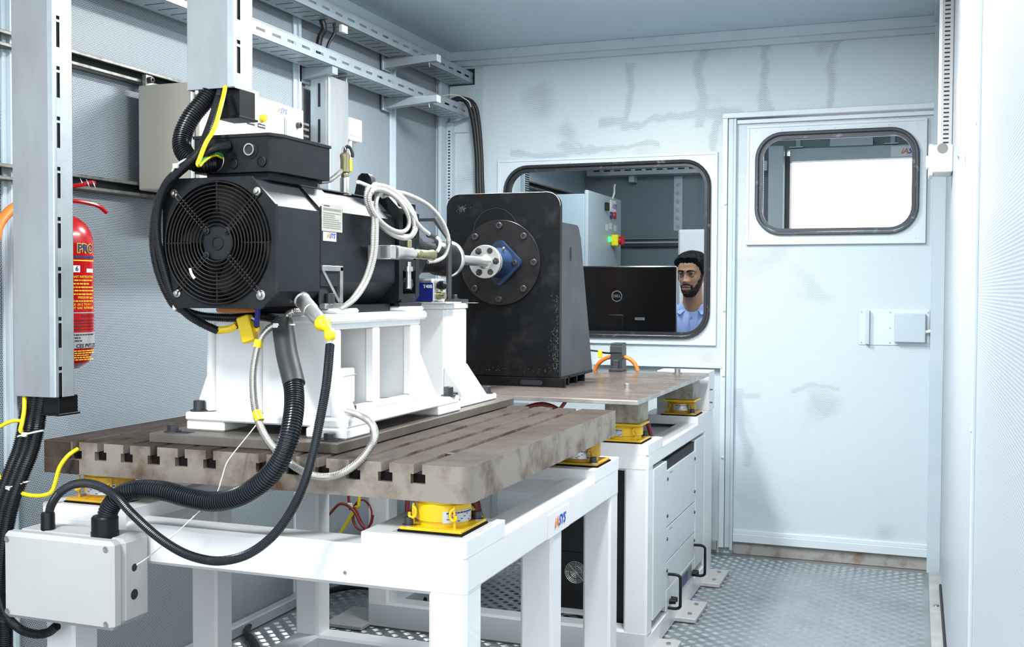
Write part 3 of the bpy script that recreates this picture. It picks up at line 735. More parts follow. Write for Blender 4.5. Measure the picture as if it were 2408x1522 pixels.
MB().box(-1.045, -.822, 4.625, 4.76, .712, .878, .002).build('body', 'white_paint', wb)
MB().box(-1.04, -.827, 4.64, 4.75, .0, .712, .002).build('stand', 'white_paint', wb)
for z in (.745, .80): MB().lathe((-.822, 4.66, z), (-.812, 4.66, z), [(0, .003), (.010, .003)], 8).build('stud', 'dark_bolt', wb)
# power unit with fans under frame 2
fc = at(1355, 1345, Y=3.70); fc2 = at(1463, 1350, Y=3.70); pz0 = at(1340, 1390, Y=3.70).z
pu = thing('power_unit', 'black electronic unit with chrome fan guards standing inside the white frame', 'power unit', (fc.x, 3.9, 0))
MB().box(fc.x-.16, -.992, 3.706, 4.40, .085, .60, .004).build('case', 'black_plastic', pu)
MB().box(fc.x-.155, -.995, 3.701, 3.708, pz0, at(1340, 1298, Y=3.70).z, .001).build('front_panel', 'black_plastic', pu)
for c in (fc, fc2):
    g = MB()
    for k in range(1, 8): g.torus((c.x, 3.692, c.z), (0, 1, 0), .0052*k+.002, .0011, 36, 5)
    for k in range(4): g.cyl((c.x-.038*cos(k*pi/4), 3.694, c.z-.038*sin(k*pi/4)), (c.x+.038*cos(k*pi/4), 3.694, c.z+.038*sin(k*pi/4)), .001, 6)
    g.build('fan_guard', 'bright_steel', pu)
    MB().lathe((c.x, 3.7005, c.z), (c.x, 3.6985, c.z), [(0, .038), (.002, .038)], 30).build('fan_opening', 'slot_dark', pu)
MB().box(fc.x-.17, -.99, 3.66, 4.42, .078, .085, .001).build('shelf', 'grey_paint', pu)
# ================================================================== PEDESTALS
AX, AZ = -1.404, 1.318        # shaft axis
pd = thing('motor_pedestal', 'white welded pedestal with square window openings under the black motor', 'pedestal', (-1.4, 2.4, .888))
zb = .8885
for x0, x1, y0, y1 in ((-1.605, -1.50, 2.135, 2.235), (-1.275, -1.172, 2.12, 2.235), (-1.605, -1.50, 2.62, 2.74), (-1.275, -1.172, 2.62, 2.765)):
    MB().box(x0, x1, y0, y1, zb, .912, .004).build('foot_pad', 'white_paint', pd)
MB().box(-1.605, -1.174, 2.13, 2.76, .912, .932, .004).build('bottom_plate', 'white_paint', pd)
MB().box(-1.556, -1.235, 2.165, 2.183, .932, 1.145, .003).build('front_web', 'white_paint', pd)
MB().box(-1.556, -1.254, 2.60, 2.618, .932, 1.145, .003).build('rear_web', 'white_paint', pd)
MB().box(-1.52, -1.245, 2.385, 2.40, .932, 1.145, .003).build('middle_web', 'white_paint', pd)
MB().box(-1.556, -1.53, 2.183, 2.60, .932, 1.145, .003).build('side_wall', 'white_paint', pd)
# right side with two windows
sx0, sx1 = -1.262, -1.236
for b in ((2.183, 2.64, 1.128, 1.15), (2.183, 2.64, .932, .945), (2.183, 2.215, .945, 1.128), (2.375, 2.408, .945, 1.128), (2.585, 2.64, .945, 1.128)):
    MB().box(sx0, sx1, *b, b=.004).build('window_bar', 'white_paint', pd)
MB().box(-1.56, -1.225, 2.15, 2.66, 1.142, 1.164, .006).build('top_plate', 'white_paint', pd)
MB().box(-1.285, -1.23, 2.19, 2.29, 1.164, 1.176, .006).build('weld_pad', 'white_paint', pd)
MB().box(-1.31, -1.235, 2.555, 2.66, 1.164, 1.176, .006).build('weld_pad', 'white_paint', pd)
for x in (-1.552, -1.424): MB().cyl((x, 2.160, .935), (x, 2.160, 1.143), .010, 12).build('weld_seam', 'white_paint', pd)
# gussets
MB().prism([(-1.556, .932), (-1.60, .932), (-1.556, 1.045)], 'y', 2.165, 2.183).build('gusset', 'white_paint', pd)
MB().prism([(-1.235, .932), (-1.176, .932), (-1.235, 1.075)], 'y', 2.165, 2.183).build('gusset', 'white_paint', pd)
MB().prism([(2.638, .932), (2.745, .932), (2.638, 1.055)], 'x', -1.262, -1.238).build('gusset', 'white_paint', pd)
MB().prism([(2.638, .932), (2.745, .932), (2.638, 1.055)], 'x', -1.55, -1.53).build('gusset', 'white_paint', pd)
for x, y in ((-1.582, 2.155), (-1.205, 2.20), (-1.19, 2.72), (-1.58, 2.72)): capscrew(pd, x, y, .932, .0135, .022)
jb2 = thing('terminal_box', 'small white box with a yellow knob inside the pedestal window', 'box', (-1.3, 2.26, .945))
MB().box(-1.35, -1.28, 2.22, 2.36, .9455, 1.03, .003).build('body', 'white_plastic', jb2)
MB().box(-1.352, -1.278, 2.218, 2.362, 1.012, 1.016, .001).build('lid_joint', 'box_grey', jb2)
MB().lathe((-1.305, 2.255, 1.03), (-1.305, 2.255, 2), [(0, .017), (.008, .016), (.009, .012)], 20).build('knob', 'yellow', jb2)
# ---- second pedestal
p2 = thing('bearing_pedestal', 'narrow white welded pedestal with flared foot under the torque sensor', 'pedestal', (-1.4, 2.96, .888))
MB().box(-1.61, -1.198, 2.825, 3.105, zb, .906, .003).build('bottom_plate', 'white_paint', p2)
MB().box(-1.54, -1.272, 2.875, 2.893, .906, 1.165, .004).build('front_web', 'white_paint', p2)
MB().box(-1.54, -1.272, 3.025, 3.043, .906, 1.165, .004).build('rear_web', 'white_paint', p2)
MB().box(-1.290, -1.271, 2.893, 3.025, .906, 1.165, .003).build('side_wall', 'white_paint', p2)
MB().box(-1.54, -1.522, 2.893, 3.025, .906, 1.165, .003).build('side_wall', 'white_paint', p2)
MB().box(-1.548, -1.268, 2.872, 3.046, 1.165, 1.180, .002).build('top_plate', 'white_paint', p2)
for y0, y1 in ((2.875, 2.893), (3.025, 3.043)):
    MB().prism([(-1.271, .906), (-1.205, .906), (-1.271, .998)], 'y', y0, y1).build('gusset', 'white_paint', p2)
    MB().prism([(-1.541, .906), (-1.605, .906), (-1.541, .998)], 'y', y0, y1).build('gusset', 'white_paint', p2)
for x, y in ((-1.232, 2.853), (-1.22, 3.08), (-1.59, 2.853), (-1.59, 3.08)): capscrew(p2, x, y, .906, .0125, .020)

# ================================================================== MOTOR
mo = thing('electric_motor', 'black square-bodied electric motor with round fan grille on the white pedestal', 'motor', (AX, 2.33, 1.176))
x0, x1, z0, z1 = -1.545, -1.260, 1.178, 1.458
def oct_(dx, tl, tr, br, bl):
    a, b, c, d = x0+dx, x1-dx, z0+dx, z1-dx
    return [(a, c+bl[1]), (a+bl[0], c), (b-br, c), (b, c+br), (b, d-tr), (b-tr, d), (a+tl, d), (a, d-tl)]
fp_out = oct_(0, .030, .060, .034, (.036, .076))
def ray_poly(poly, ang):
    c = (AX, AZ); d = (cos(ang), sin(ang)); best = None
    for i in range(len(poly)):
        p, q = poly[i], poly[(i+1) % len(poly)]
        ex, ey = q[0]-p[0], q[1]-p[1]; den = d[0]*ey-d[1]*ex
        if abs(den) < 1e-9: continue
        t = ((p[0]-c[0])*ey-(p[1]-c[1])*ex)/den; u = ((p[0]-c[0])*d[1]-(p[1]-c[1])*d[0])/den
        if t > 0 and -1e-6 <= u <= 1+1e-6: best = t if best is None else min(best, t)
    return (c[0]+d[0]*best, c[1]+d[1]*best)
angs = sorted([2*pi*k/72 for k in range(72)]+[atan2(p[1]-AZ, p[0]-AX) % (2*pi) for p in fp_out])
mb = MB(); frame_ring(mb, [(AX+.1335*cos(a), AZ+.1335*sin(a)) for a in angs], [ray_poly(fp_out, a) for a in angs], 'y', 1.978, 1.986); mb.build('fan_plate', 'motor_black', mo)
mb = MB(); frame_ring(mb, [(AX+.132*cos(a), AZ+.132*sin(a)) for a in angs], [ray_poly(oct_(.004, .03, .06, .034, (.036, .05)), a) for a in angs], 'y', 1.990, 2.166); mb.build('cowl', 'motor_side', mo)
MB().lathe((AX, 2.11, AZ), (AX, 2.13, AZ), [(0, .133), (.01, .133)], 40).build('cowl_back', 'slot_dark', mo)
g = MB()
for k in range(12): g.torus((AX, 1.973, AZ), (0, 1, 0), .040+.0082*k, .0016, 56, 6)
for w in (45, 135, 225, 315):
    for off in (-.0045, .0045):
        d = Vector((cos(radians(w)), 0, sin(radians(w)))); n = Vector((-d.z, 0, d.x)); c = Vector((AX, 1.9758, AZ))+n*off
        g.cyl(c+d*.036, c+d*.152, .0018, 6)
for w in (0, 90, 180, 270):
    d = Vector((cos(radians(w)), 0, sin(radians(w)))); c = Vector((AX, 1.9758, AZ)); g.cyl(c+d*.068, c+d*.133, .0018, 6)
g.build('fan_grille', 'grille', mo)
hub = MB().lathe((AX, 1.984, AZ), (AX, 1.96, AZ), [(0, .038), (.004, .038), (.006, .036), (.006, .016), (.008, .015), (.008, .012), (.006, .011)], 32).build('hub', 'motor_black', mo)
for w in (45, 135, 225, 315): MB().lathe((AX+.037*cos(radians(w)), 1.978, AZ+.037*sin(radians(w))), (AX+.037*cos(radians(w)), 1.966, AZ+.037*sin(radians(w))), [(0, .0085), (.004, .008), (.005, .0045), (.008, .004)], 12).build('hub_screw', 'motor_side', hub)
fb = MB()
for k in range(5):
    a = 2*pi*k/5+.35; vs = []
    for i in range(5):
        r_ = .030+.098*i/4
        for s_, yy in ((-1, 2.055), (1, 2.018)):
            w = a+s_*(.30-.02*i)
            for dy in (0, .003): vs.append((AX+r_*cos(w), yy+dy, AZ+r_*sin(w)))
    fs = []
    for i in range(4):
        b = i*4; c = b+4
        fs += [(b, b+2, c+2, c), (b+1, c+1, c+3, b+3), (b, c, c+1, b+1), (b+2, b+3, c+3, c+2)]
    fs += [(0, 1, 3, 2), (16, 18, 19, 17)]
    fb.add(vs, fs)
fb.lathe((AX, 1.99, AZ), (AX, 2.1, AZ), [(0, .036), (.09, .036)], 24)
fb.build('fan_blades', 'black_plastic', mo)
for (u, v) in ((410, 455), (605, 450), (417, 690), (614, 694)):
    c = at(u, v, Y=1.978); big = (u == 614)
    MB().lathe(c, c+V(0, -.02, 0), [(0, .011 if big else .009), (.002, .011 if big else .009), (.003, .0055), (.008, .005), (.009, .003)], 16).build('corner_screw', 'bolt_zinc', mo)
MB().tube([at(447, 632, Y=1.970), at(451, 645, Y=1.968), at(458, 655, Y=1.970)], .003, 8).build('cable_tie', 'white_plastic', mo)
# body
mb = MB(); mb.prism(oct_(.005, .05, .050, .045, (.045, .045)), 'y', 2.168, 2.262); mb.prism(oct_(.008, .05, .050, .052, (.05, .05)), 'y', 2.262, 2.552); mb.build('stator_body', 'motor_side', mo)
MB().prism([(x0+.06, z1-.004), (x1-.055, z1-.004), (x1-.055, z1-.001), (x0+.06, z1-.001)], 'y', 2.17, 2.55).build('top_cover', 'motor_top', mo)
MB().box(x1-.006, x1-.0035, 2.168, 2.27, 1.226, 1.408, .0008).build('side_cover', 'motor_side', mo)
MB().box(x0+.02, x1-.02, 2.175, 2.55, 1.1655, 1.184, .002).build('foot_rail', 'motor_black', mo)
# end flanges
fl_ = oct_(-.002, .02, .03, .02, (.02, .02))
mb = MB(); mb.prism(fl_, 'y', 2.555, 2.578); mb.build('end_flange', 'motor_black', mo)
mb = MB(); mb.prism(oct_(.004, .02, .03, .02, (.02, .02)), 'y', 2.668, 2.690); mb.build('end_flange', 'motor_black', mo)
for z_a, z_b in ((1.18, 1.21), (1.270, 1.300), (1.318, 1.36), (1.418, 1.45)):
    MB().box(x1-.03, x1-.004, 2.578, 2.668, z_a, z_b, .002).build('lantern_bar', 'motor_black', mo)
    MB().box(x0+.004, x0+.03, 2.578, 2.668, z_a, z_b, .002).build('lantern_bar', 'motor_black', mo)
MB().lathe((AX, 2.578, AZ), (AX, 2.7, AZ), [(0, .085), (.09, .085)], 32).build('lantern_core', 'slot_dark', mo)
MB().lathe((x1-.012, 2.62, 1.235), (x1+.004, 2.62, 1.235), [(0, .017), (.016, .017)], 6).build('foot_bolt', 'dark_bolt', mo)
MB().box(x1-.05, x1+.004, 2.555, 2.69, 1.176, 1.186, .002).build('foot_flange', 'motor_black', mo)
MB().box(x0-.004, x0+.05, 2.555, 2.69, 1.176, 1.186, .002).build('foot_flange', 'motor_black', mo)
# feet brackets (aluminium angle with ribs)
for sx in (1, -1):
    fx = x1 if sx > 0 else x0
    br = MB()
    br.box(fx-.012*sx, fx+.004*sx, 2.175, 2.262, 1.176, 1.188, .001)
    br.box(fx-.008*sx, fx+.002*sx, 2.249, 2.262, 1.188, 1.272, .001)
    br.box(fx-.008*sx, fx+.002*sx, 2.168, 2.262, 1.262, 1.274, .001)
    br.prism([(2.172, 1.262), (2.184, 1.262), (2.252, 1.196), (2.252, 1.184)], 'x', min(fx-.010*sx, fx-.002*sx), max(fx-.010*sx, fx-.002*sx))
    br.build('foot_bracket', 'steel', mo)
    MB().box(fx-.012*sx, fx-.0085*sx, 2.170, 2.249, 1.188, 1.262, .0005).build('bracket_recess', 'slot_dark', mo)
    MB().lathe((fx-.002*sx, 2.205, 1.188), (fx-.002*sx, 2.205, 2), [(0, .015), (.004, .015), (.004, .012), (.022, .012), (.023, .010)], 20).build('foot_bolt', 'dark_bolt', mo)
# terminal box
tb = MB()
tx = (-1.500, -1.310, -1.296)
tb.prism([(tx[0], 2.03), (tx[1], 2.03), (tx[2], 2.062), (tx[2], 2.265), (tx[0], 2.265)], 'z', 1.473, 1.549)
TB = tb.build('terminal_box', 'motor_black', mo)
MB().prism([(tx[0]-.003, 2.027), (tx[1]+.003, 2.027), (tx[2]+.003, 2.060), (tx[2]+.003, 2.268), (tx[0]-.003, 2.268)], 'z', 1.549, 1.5555).build('lid', 'motor_side', TB)
MB().box(tx[0]+.02, tx[2]-.022, 2.045, 2.25, 1.455, 1.474, .002).build('box_neck', 'motor_black', mo)
c = at(588, 352, Y=2.03)
MB().lathe(c, c+V(0, -.02, 0), [(0, .0205), (.0015, .0205), (.0018, .012)], 28).build('socket_flange', 'black_plastic', TB)
MB().lathe(c, c+V(0, -.02, 0), [(0, .0132), (.006, .0132), (.006, .0105), (.0022, .0098)], 28).build('socket', 'steel', TB)
MB().lathe(c+V(0, -.001, 0), c+V(0, -.003, 0), [(0, .0100), (.0015, .0100)], 20).build('socket_bore', 'slot_dark', TB)
for (u, v, r_) in ((549, 385, .0115), (616, 380, .0115)):
    c = at(u, v, Y=2.03); MB().lathe(c, c+V(0, -.02, 0), [(0, r_), (.003, r_), (.0035, r_-.002), (.002, r_-.003)], 24).build('blanking_plug', 'black_plastic', TB)
c = at(502, 377, Y=2.03); MB().torus(c+V(0, -.001, 0), (0, 1, 0), .027, .0012, 40, 6).build('entry_ring', 'steel', TB)
c = at(541, 343, Y=2.03); MB().lathe(c+V(0, 0, 0), c+V(-.035, -.035, -.004), [(0, .0115), (.022, .0115), (.023, .009)], 20).build('cable_gland', 'black_plastic', TB)
# nameplate, sticker
nx = x1-.0032
npn = MB().box(nx-.001, nx+.0008, 2.168, 2.263, 1.350, 1.418, .0005)
npn = MB().box(nx-.001, nx+.0008, 2.172, 2.266, 1.352, 1.415, .0005).build('nameplate', 'nameplate', mo)
MB().box(nx+.0007, nx+.0009, 2.178, 2.260, 1.399, 1.405, .00005).build('grey_bar', 'ink_grey', npn)
textlines(npn, (nx+.0009, 2.219, 1.377), (0, 1, 0), (0, 0, 1), .082, .038, 8, 'ink_grey', 5, .95)
textlines(npn, (nx+.0009, 2.195, 1.410), (0, 1, 0), (0, 0, 1), .03, .005, 1, 'ink_black', 6, .95)
stk = MB().box(nx-.001, nx+.0006, 2.178, 2.238, 1.330, 1.3505, .0003).build('sticker', 'sticker', mo)
logo(stk, (nx+.0006, 2.209, 1.342), (0, 1, 0), (0, 0, 1), .016)
# lifting lug
lg_ = MB(); yl = 2.5
pts_o = [(-1.352, 1.45), (-1.337, 1.512), (-1.328, 1.517), (-1.312, 1.512), (-1.296, 1.45)]
def lug(cx):
    o_ = [(cx-.03, 1.450), (cx-.016, 1.508), (cx-.006, 1.516), (cx+.012, 1.514), (cx+.020, 1.504), (cx+.032, 1.450)]
    i_ = [(cx-.012, 1.462), (cx-.007, 1.488), (cx-.003, 1.497), (cx+.004, 1.497), (cx+.008, 1.488), (cx+.013, 1.462)]
    m = MB(); frame_ring(m, i_, o_, 'y', yl-.012, yl+.012); return m
lug(-1.325).build('lifting_lug', 'motor_black', mo)
lug(-1.490).build('lifting_lug', 'motor_black', mo)
# silver power connector under the fan cowl
c0, c1 = at(708, 703, Y=2.10), at(762, 766, Y=2.03); d = (c1-c0); L_ = d.length
pc = thing('power_connector', 'silver round cable connector wrapped in yellow tape under the motor', 'connector', tuple(c0))
MB().lathe(c0, c1, [(0, .018), (.008, .019), (.010, .0155), (.016, .015), (.018, .0175), (L_*.45, .0175), (L_*.46, .016), (L_*.75, .0155), (L_*.8, .013), (L_, .012)], 28).build('shell', 'bright_steel', pc)
tp = MB(); tp.tube([c0+d*.86, c1+V(.006, 0, -.004), at(775, 785, Y=2.02), at(777, 800, Y=2.02)], lambda t: .016+.003*sin(9*t)-.008*t, 12, step=.003); tp.build('tape', 'yellow_tape', pc)
MB().tube([at(777, 798, Y=2.02), at(776, 815, Y=2.02)], .0065, 10).build('white_tip', 'white_plastic', pc)
# encoder stub on top of the motor with brass connector
es = thing('speed_sensor', 'silver and brass sensor plug standing upright on the motor top', 'sensor', (-1.33, 2.40, 1.452))
c = V(-1.33, 2.40, 1.452)
MB().lathe(c, c+V(0, 0, 1), [(0, .016), (.005, .016), (.006, .0125), (.042, .0125), (.044, .010)], 24).build('shell', 'bright_steel', es)
MB().lathe(c+V(0, 0, .044), c+V(0, 0, 1), [(0, .009), (.006, .0105), (.010, .009), (.014, .012), (.040, .0115), (.052, .013), (.056, .013), (.060, .009)], 20).build('plug', 'brass_green', es)
MB().tube([c+V(0, 0, .10), c+V(0, .004, .118), c+V(.008, .010, .120), c+V(.014, .012, .105), c+V(.014, .012, .095)], .0045, 8).build('cable', 'black_rubber', es)
MB().tube([c+V(-.006, -.003, .10), c+V(-.006, -.003, .116), c+V(0, -.003, .12), c+V(.004, -.003, .112)], .001, 6).build('wire_clip', 'steel', es)
# side sensor with silver body and brass plug
ss = thing('torque_sensor_plug', 'silver angled sensor with brass plug on the side of the motor flange', 'sensor', (-1.235, 2.5, 1.31))
xs = -1.205
MB().box(xs-.055, xs+.010, 2.385, 2.412, 1.294, 1.328, .002).build('mount_block', 'bright_steel', ss)
MB().lathe((xs, 2.42, 1.311), (xs, 3, 1.311), [(0, .0175), (.022, .0175), (.026, .0155), (.095, .0155), (.108, .012), (.118, .009)], 28).build('body', 'bright_steel', ss)
MB().lathe((xs, 2.538, 1.311), (xs, 3, 1.311), [(0, .010), (.004, .0125), (.03, .0125), (.032, .0112), (.035, .0112), (.037, .0125), (.085, .0122), (.100, .015), (.106, .015), (.108, .008)], 24).build('plug', 'brass_green', ss)
MB().lathe((xs, 2.502, 1.29), (xs, 2.502, 0), [(0, .006), (.012, .006), (.012, .0112), (.024, .0112), (.024, .0068), (.066, .0068), (.067, .005)], 20).build('lower_fitting', 'steel', ss)
MB().lathe((xs, 2.502, 1.324), (xs, 2.502, 2), [(0, .008), (.020, .008), (.021, .006)], 16).build('upper_fitting', 'brass_green', ss)
MB().tube([at(1028, 592, X=-1.2), at(1034, 580, X=-1.2), at(1034, 566, X=-1.21), at(1026, 558, X=-1.22)], .0045, 8).build('white_cable', 'white_plastic', ss)
# torque transducer T40B
tq = thing('torque_transducer', 'blue and silver torque transducer housing marked T40B beside the shaft', 'transducer', (-1.29, 2.90, 1.18))
tx0_, tx1_ = at(978, 700, Y=2.83).x, at(1018, 700, Y=2.83).x
MB().box(tx0_-.03, tx1_, 2.832, 2.92, 1.184, 1.252, .006).build('housing', 'bright_steel', tq)
MB().box(tx0_-.03, tx1_-.001, 2.8295, 2.834, 1.187, 1.240, .0008).build('blue_face', 'navy', tq)
text(tq, 'T40B', (tx1_-.016, 2.829, 1.229), (1, 0, 0), (0, 0, 1), .013, 'ink_white', bold=.0002)
MB().lathe((tx1_, 2.862, 1.233), (tx1_+.1, 2.862, 1.233), [(0, .009), (.008, .013), (.022, .013), (.026, .010), (.030, .006)], 20).build('cap', 'black_plastic', tq)
MB().lathe((tx1_, 2.862, 1.203), (tx1_+.1, 2.862, 1.203), [(0, .011), (.010, .011), (.010, .009), (.024, .0095), (.025, .006)], 20).build('socket', 'brass_green', tq)
MB().lathe((tx1_+.005, 2.872, 1.218), (tx1_+.02, 2.872, 1.218), [(0, .004), (.008, .003)], 10).build('yellow_dot', 'yellow', tq)
MB().box(-1.42, -1.245, 2.83, 2.94, 1.1802, 1.185, .001).build('base_strip', 'box_grey', tq)
# coupling, guard, shaft
cp = thing('drive_coupling', 'black coupling drum with white ringed disc and polished shaft to the bearing block', 'coupling', (AX, 3.1, AZ))
MB().lathe((AX, 2.70, AZ), (AX, 4, AZ), [(0, .055), (.05, .055), (.05, .072), (.065, .072), (.065, .06), (.10, .07), (.10, .085), (.155, .085), (.16, .08), (.17, .05), (.40, .045)], 48).build('rotor', 'black_steel', cp)
for r_ in (.060, .076): MB().torus((AX, 2.749 if r_ > .07 else 2.699, AZ), (0, 1, 0), r_-.006, .003, 48, 6).build('ring', 'bright_steel', cp)
MB().lathe((AX, 3.09, AZ), (AX, 4, AZ), [(0, .040), (.02, .050), (.03, .053), (.095, .055), (.098, .050)], 48).build('hub', 'black_plastic', cp)
MB().lathe((AX, 3.185, AZ), (AX, 4, AZ), [(0, .055), (.004, .059), (.018, .059), (.022, .056), (.022, .02)], 56).build('white_disc', 'bright_steel', cp)
MB().lathe((AX, 3.20, AZ), (AX, 4, AZ), [(0, .0165), (.300, .0165), (.310, .019), (.3165, .026)], 28).build('shaft', 'bright_steel', cp)
fd = MB().lathe((AX, 3.516, AZ), (AX, 4, AZ), [(0, .026), (0, .056), (.002, .058), (.018, .058), (.020, .056)], 56).build('flange_disc', 'bright_steel', cp)
for k in range(6):
    a = radians(60*k+2); c = V(AX+.042*cos(a), 3.516, AZ+.042*sin(a))
    if k % 2 == 0: MB().lathe(c, c+V(0, -1, 0), [(0, .0125), (.001, .0125), (.001, .0095), (.009, .0095), (.009, .006), (.015, .006), (.016, .004)], 6).build('nut', 'dark_bolt', fd)
    else: MB().lathe(c, c+V(0, -1, 0), [(0, .0105), (.0015, .0105), (.0018, .007), (.0012, .003)], 16).build('screw', 'dark_bolt', fd)
MB().lathe((AX, 3.536, AZ), (AX, 4, AZ), [(0, .050), (.004, .052), (.006, .048), (.010, .052), (.014, .048), (.018, .052), (.024, .046)], 48).build('seal_stack', 'rust_trim', cp)
# guard bracket over the coupling
gd = thing('coupling_guard', 'dark steel strap bracket standing over the coupling on the narrow pedestal', 'bracket', (AX, 3.03, 1.18))
for sx in (1, -1):
    xx = AX+sx*.078
    mb = MB(); mb.box(xx-.004, xx+.004, 3.02, 3.045, 1.180, 1.372, .001)
    mb.build('upright', 'dark_bolt', gd)
mb = MB(); mb.prism([(AX+.082, 1.368), (AX+.074, 1.372), (AX+.030, 1.428), (AX-.030, 1.428), (AX-.074, 1.372), (AX-.082, 1.368), (AX-.036, 1.436), (AX+.036, 1.436)], 'y', 3.02, 3.045); mb.build('arch', 'dark_bolt', gd)
MB().box(AX+.060, AX+.135, 3.005, 3.05, 1.1802, 1.192, .001).build('foot', 'dark_bolt', gd)
MB().box(AX+.07, AX+.165, 3.03, 3.055, 1.1802, 1.182, .0005).build('shim', 'bolt_zinc', gd)
for x, y in ((AX+.100, 3.028), (AX+.055, 2.985)): capscrew(gd, x, y, 1.192 if x > AX+.08 else 1.1802, .008, .012, hexa=True)
MB().prism([(AX+.078, 1.30), (AX+.086, 1.30), (AX+.05, 1.20), (AX+.035, 1.20)], 'y', 2.72, 2.735).build('stay', 'dark_bolt', gd)
# ================================================================== BEARING BLOCK
bk = thing('bearing_block', 'tall black steel bearing block with rounded top on the brown plate', 'bearing block', (-1.4, 3.9, .875))
YF = 3.687; bx0, bx1 = -1.622, -1.186
poly = [(bx0, .908), (bx1, .908)]
for k in range(9): a = pi/2*k/8; poly.append((bx1-.05+.05*cos(a), 1.568-.05+.05*sin(a)))
for k in range(9): a = pi/2+pi/2*k/8; poly.append((bx0+.05+.05*cos(a), 1.568-.05+.05*sin(a)))
MB().prism(poly, 'y', YF, YF+.025).build('front_plate', 'black_steel', bk)
MB().tube([(p_[0], YF+.002, p_[1]) for p_ in poly[2:]], .0012, 5, smooth=False).build('worn_edge', 'plate_edge', bk)
sp_ = [(YF+.024, .912), (4.115, .912)]
for k in range(7): a = pi/2*k/6; sp_.append((3.935-.04+.045*cos(a)+(.01 if k == 0 else 0), 1.462-.045+.045*sin(a)))
sp_.append((YF+.024, 1.462))
hole = [(3.822+.012*cos(2*pi*k/20), 1.352+.027*sin(2*pi*k/20)) for k in range(20)]
for x_a, x_b in ((bx1-.020, bx1-.002), (bx0+.002, bx0+.020)):
    mb = MB(); mb.prism(sp_, 'x', x_a, x_b); mb.build('side_plate', 'block_side', bk)
for dx in (.0005,):
    MB().prism(hole, 'x', bx1-.003, bx1-.0012).build('slot_hole', 'slot_dark', bk)
MB().box(bx0+.02, bx1-.02, YF+.025, YF+.05, .912, 1.45, .002).build('rear_web', 'black_steel', bk)
# base box with openings
MB().box(bx0, bx1+.022, YF-.0005, YF+.012, .8752, .909, .001).build('base_rail', 'black_steel', bk)
for y in (YF+.012, 3.80, 3.90, 4.00): MB().box(bx0, bx1-.0, y, y+.012, .8752, .909, .001).build('base_rib', 'black_steel', bk)
MB().box(bx0, bx1+.0, YF, 4.115, .9005, .912, .001).build('base_top', 'black_steel', bk)
mb = MB(); mb.prism(rrect(-1.29, .890, .085, .016, .008, 6), 'y', YF-.0012, YF-.0002); mb.build('slot_hole', 'slot_dark', bk)
# bare scuffs where the black finish is worn off
rnd = random.Random(11)
def scuffs(par, n, fx, fz, m='worn', y=YF-.0004):
    mb = MB()
    for k in range(n):
        x, z = fx(rnd), fz(rnd); L = rnd.uniform(.0008, .0042); w = rnd.uniform(.0003, .0008); a = rnd.uniform(-.9, .9)+pi/2
        d = V(cos(a), 0, sin(a)); q = V(-d.z, 0, d.x); c = V(x, y, z)
        mb.add([c-d*L, c+q*w, c+d*L, c-q*w], [(0, 1, 2, 3)])
    return mb.build('scuff', m, par)
scuffs(bk, 230, lambda r: bx1-.004-abs(r.gauss(0, .013)), lambda r: min(1.2, .93+abs(r.gauss(0, .12))))
scuffs(bk, 70, lambda r: r.gauss(bx0+.062, .010), lambda r: r.gauss(1.515, .007))
scuffs(bk, 40, lambda r: r.uniform(bx0+.08, bx1-.03), lambda r: r.gauss(.932, .006))
scuffs(bk, 40, lambda r: bx0+.006+abs(r.gauss(0, .008)), lambda r: r.uniform(1.25, 1.45))
# round flange
FC = (-1.409, 1.319)
fr = MB().lathe((FC[0], YF, FC[1]), (FC[0], YF-1, FC[1]), [(0, .153), (.011, .153), (.012, .152)]+[(.012-.0005*(k % 2), .148-.0035*k) for k in range(22)]+[(.012, .06)], 80).build('round_flange', 'flange_black', bk)
for k in range(8):
    a = radians(45*k+90); c = V(FC[0]+.132*cos(a), YF-.012, FC[1]+.132*sin(a))
    MB().lathe(c, c+V(0, -1, 0), [(0, .0115), (.010, .0115), (.011, .0105), (.011, .006), (.006, .0055)], 18).build('bolt', 'dark_bolt', fr)
MB().torus((-1.43, YF-.0005, 1.43), (0, 1, 0), .085, .0006, 60, 4).build('scribed_ring', 'block_side', bk)
# blue flange bearing
bb = thing('flange_bearing', 'blue four-bolt diamond flange bearing on the black block front', 'bearing', (AX, 3.66, AZ))
dm = []
R_ = .080
for k in range(4):
    a0 = pi/2*k
    for j in range(7):
        a = a0-pi/4+pi/2*j/6
        dm.append((AX+(R_-.022)*cos(a0)+.022*cos(a), AZ+(R_-.022)*sin(a0)+.022*sin(a)))
MB().prism(dm, 'y', 3.655, 3.675).build('flange', 'blue_paint', bb)
MB().lathe((AX, 3.657, AZ), (AX, 0, AZ), [(0, .055), (.010, .050), (.04, .047), (.075, .045), (.093, .044), (.096, .040)], 40).build('housing', 'blue_paint', bb)
for k in range(4):
    a = pi/2*k; c = V(AX+.062*cos(a), 3.655, AZ+.062*sin(a))
    if k == 0: MB().lathe(c, c+V(0, -1, 0), [(0, .011), (.002, .011), (.002, .009), (.009, .009), (.010, .006), (.006, .0055)], 18).build('bolt', 'dark_bolt', bb)
    else: MB().lathe(c, c+V(0, -1, 0), [(0, .009), (.0008, .009)], 18).build('bolt_hole', 'slot_dark', bb)
MB().lathe((AX+.03, 3.62, AZ+.042), (AX+.036, 3.61, AZ+.055), [(0, .004), (.008, .004), (.009, .005), (.013, .003)], 10).build('grease_nipple', 'brass_green', bb)
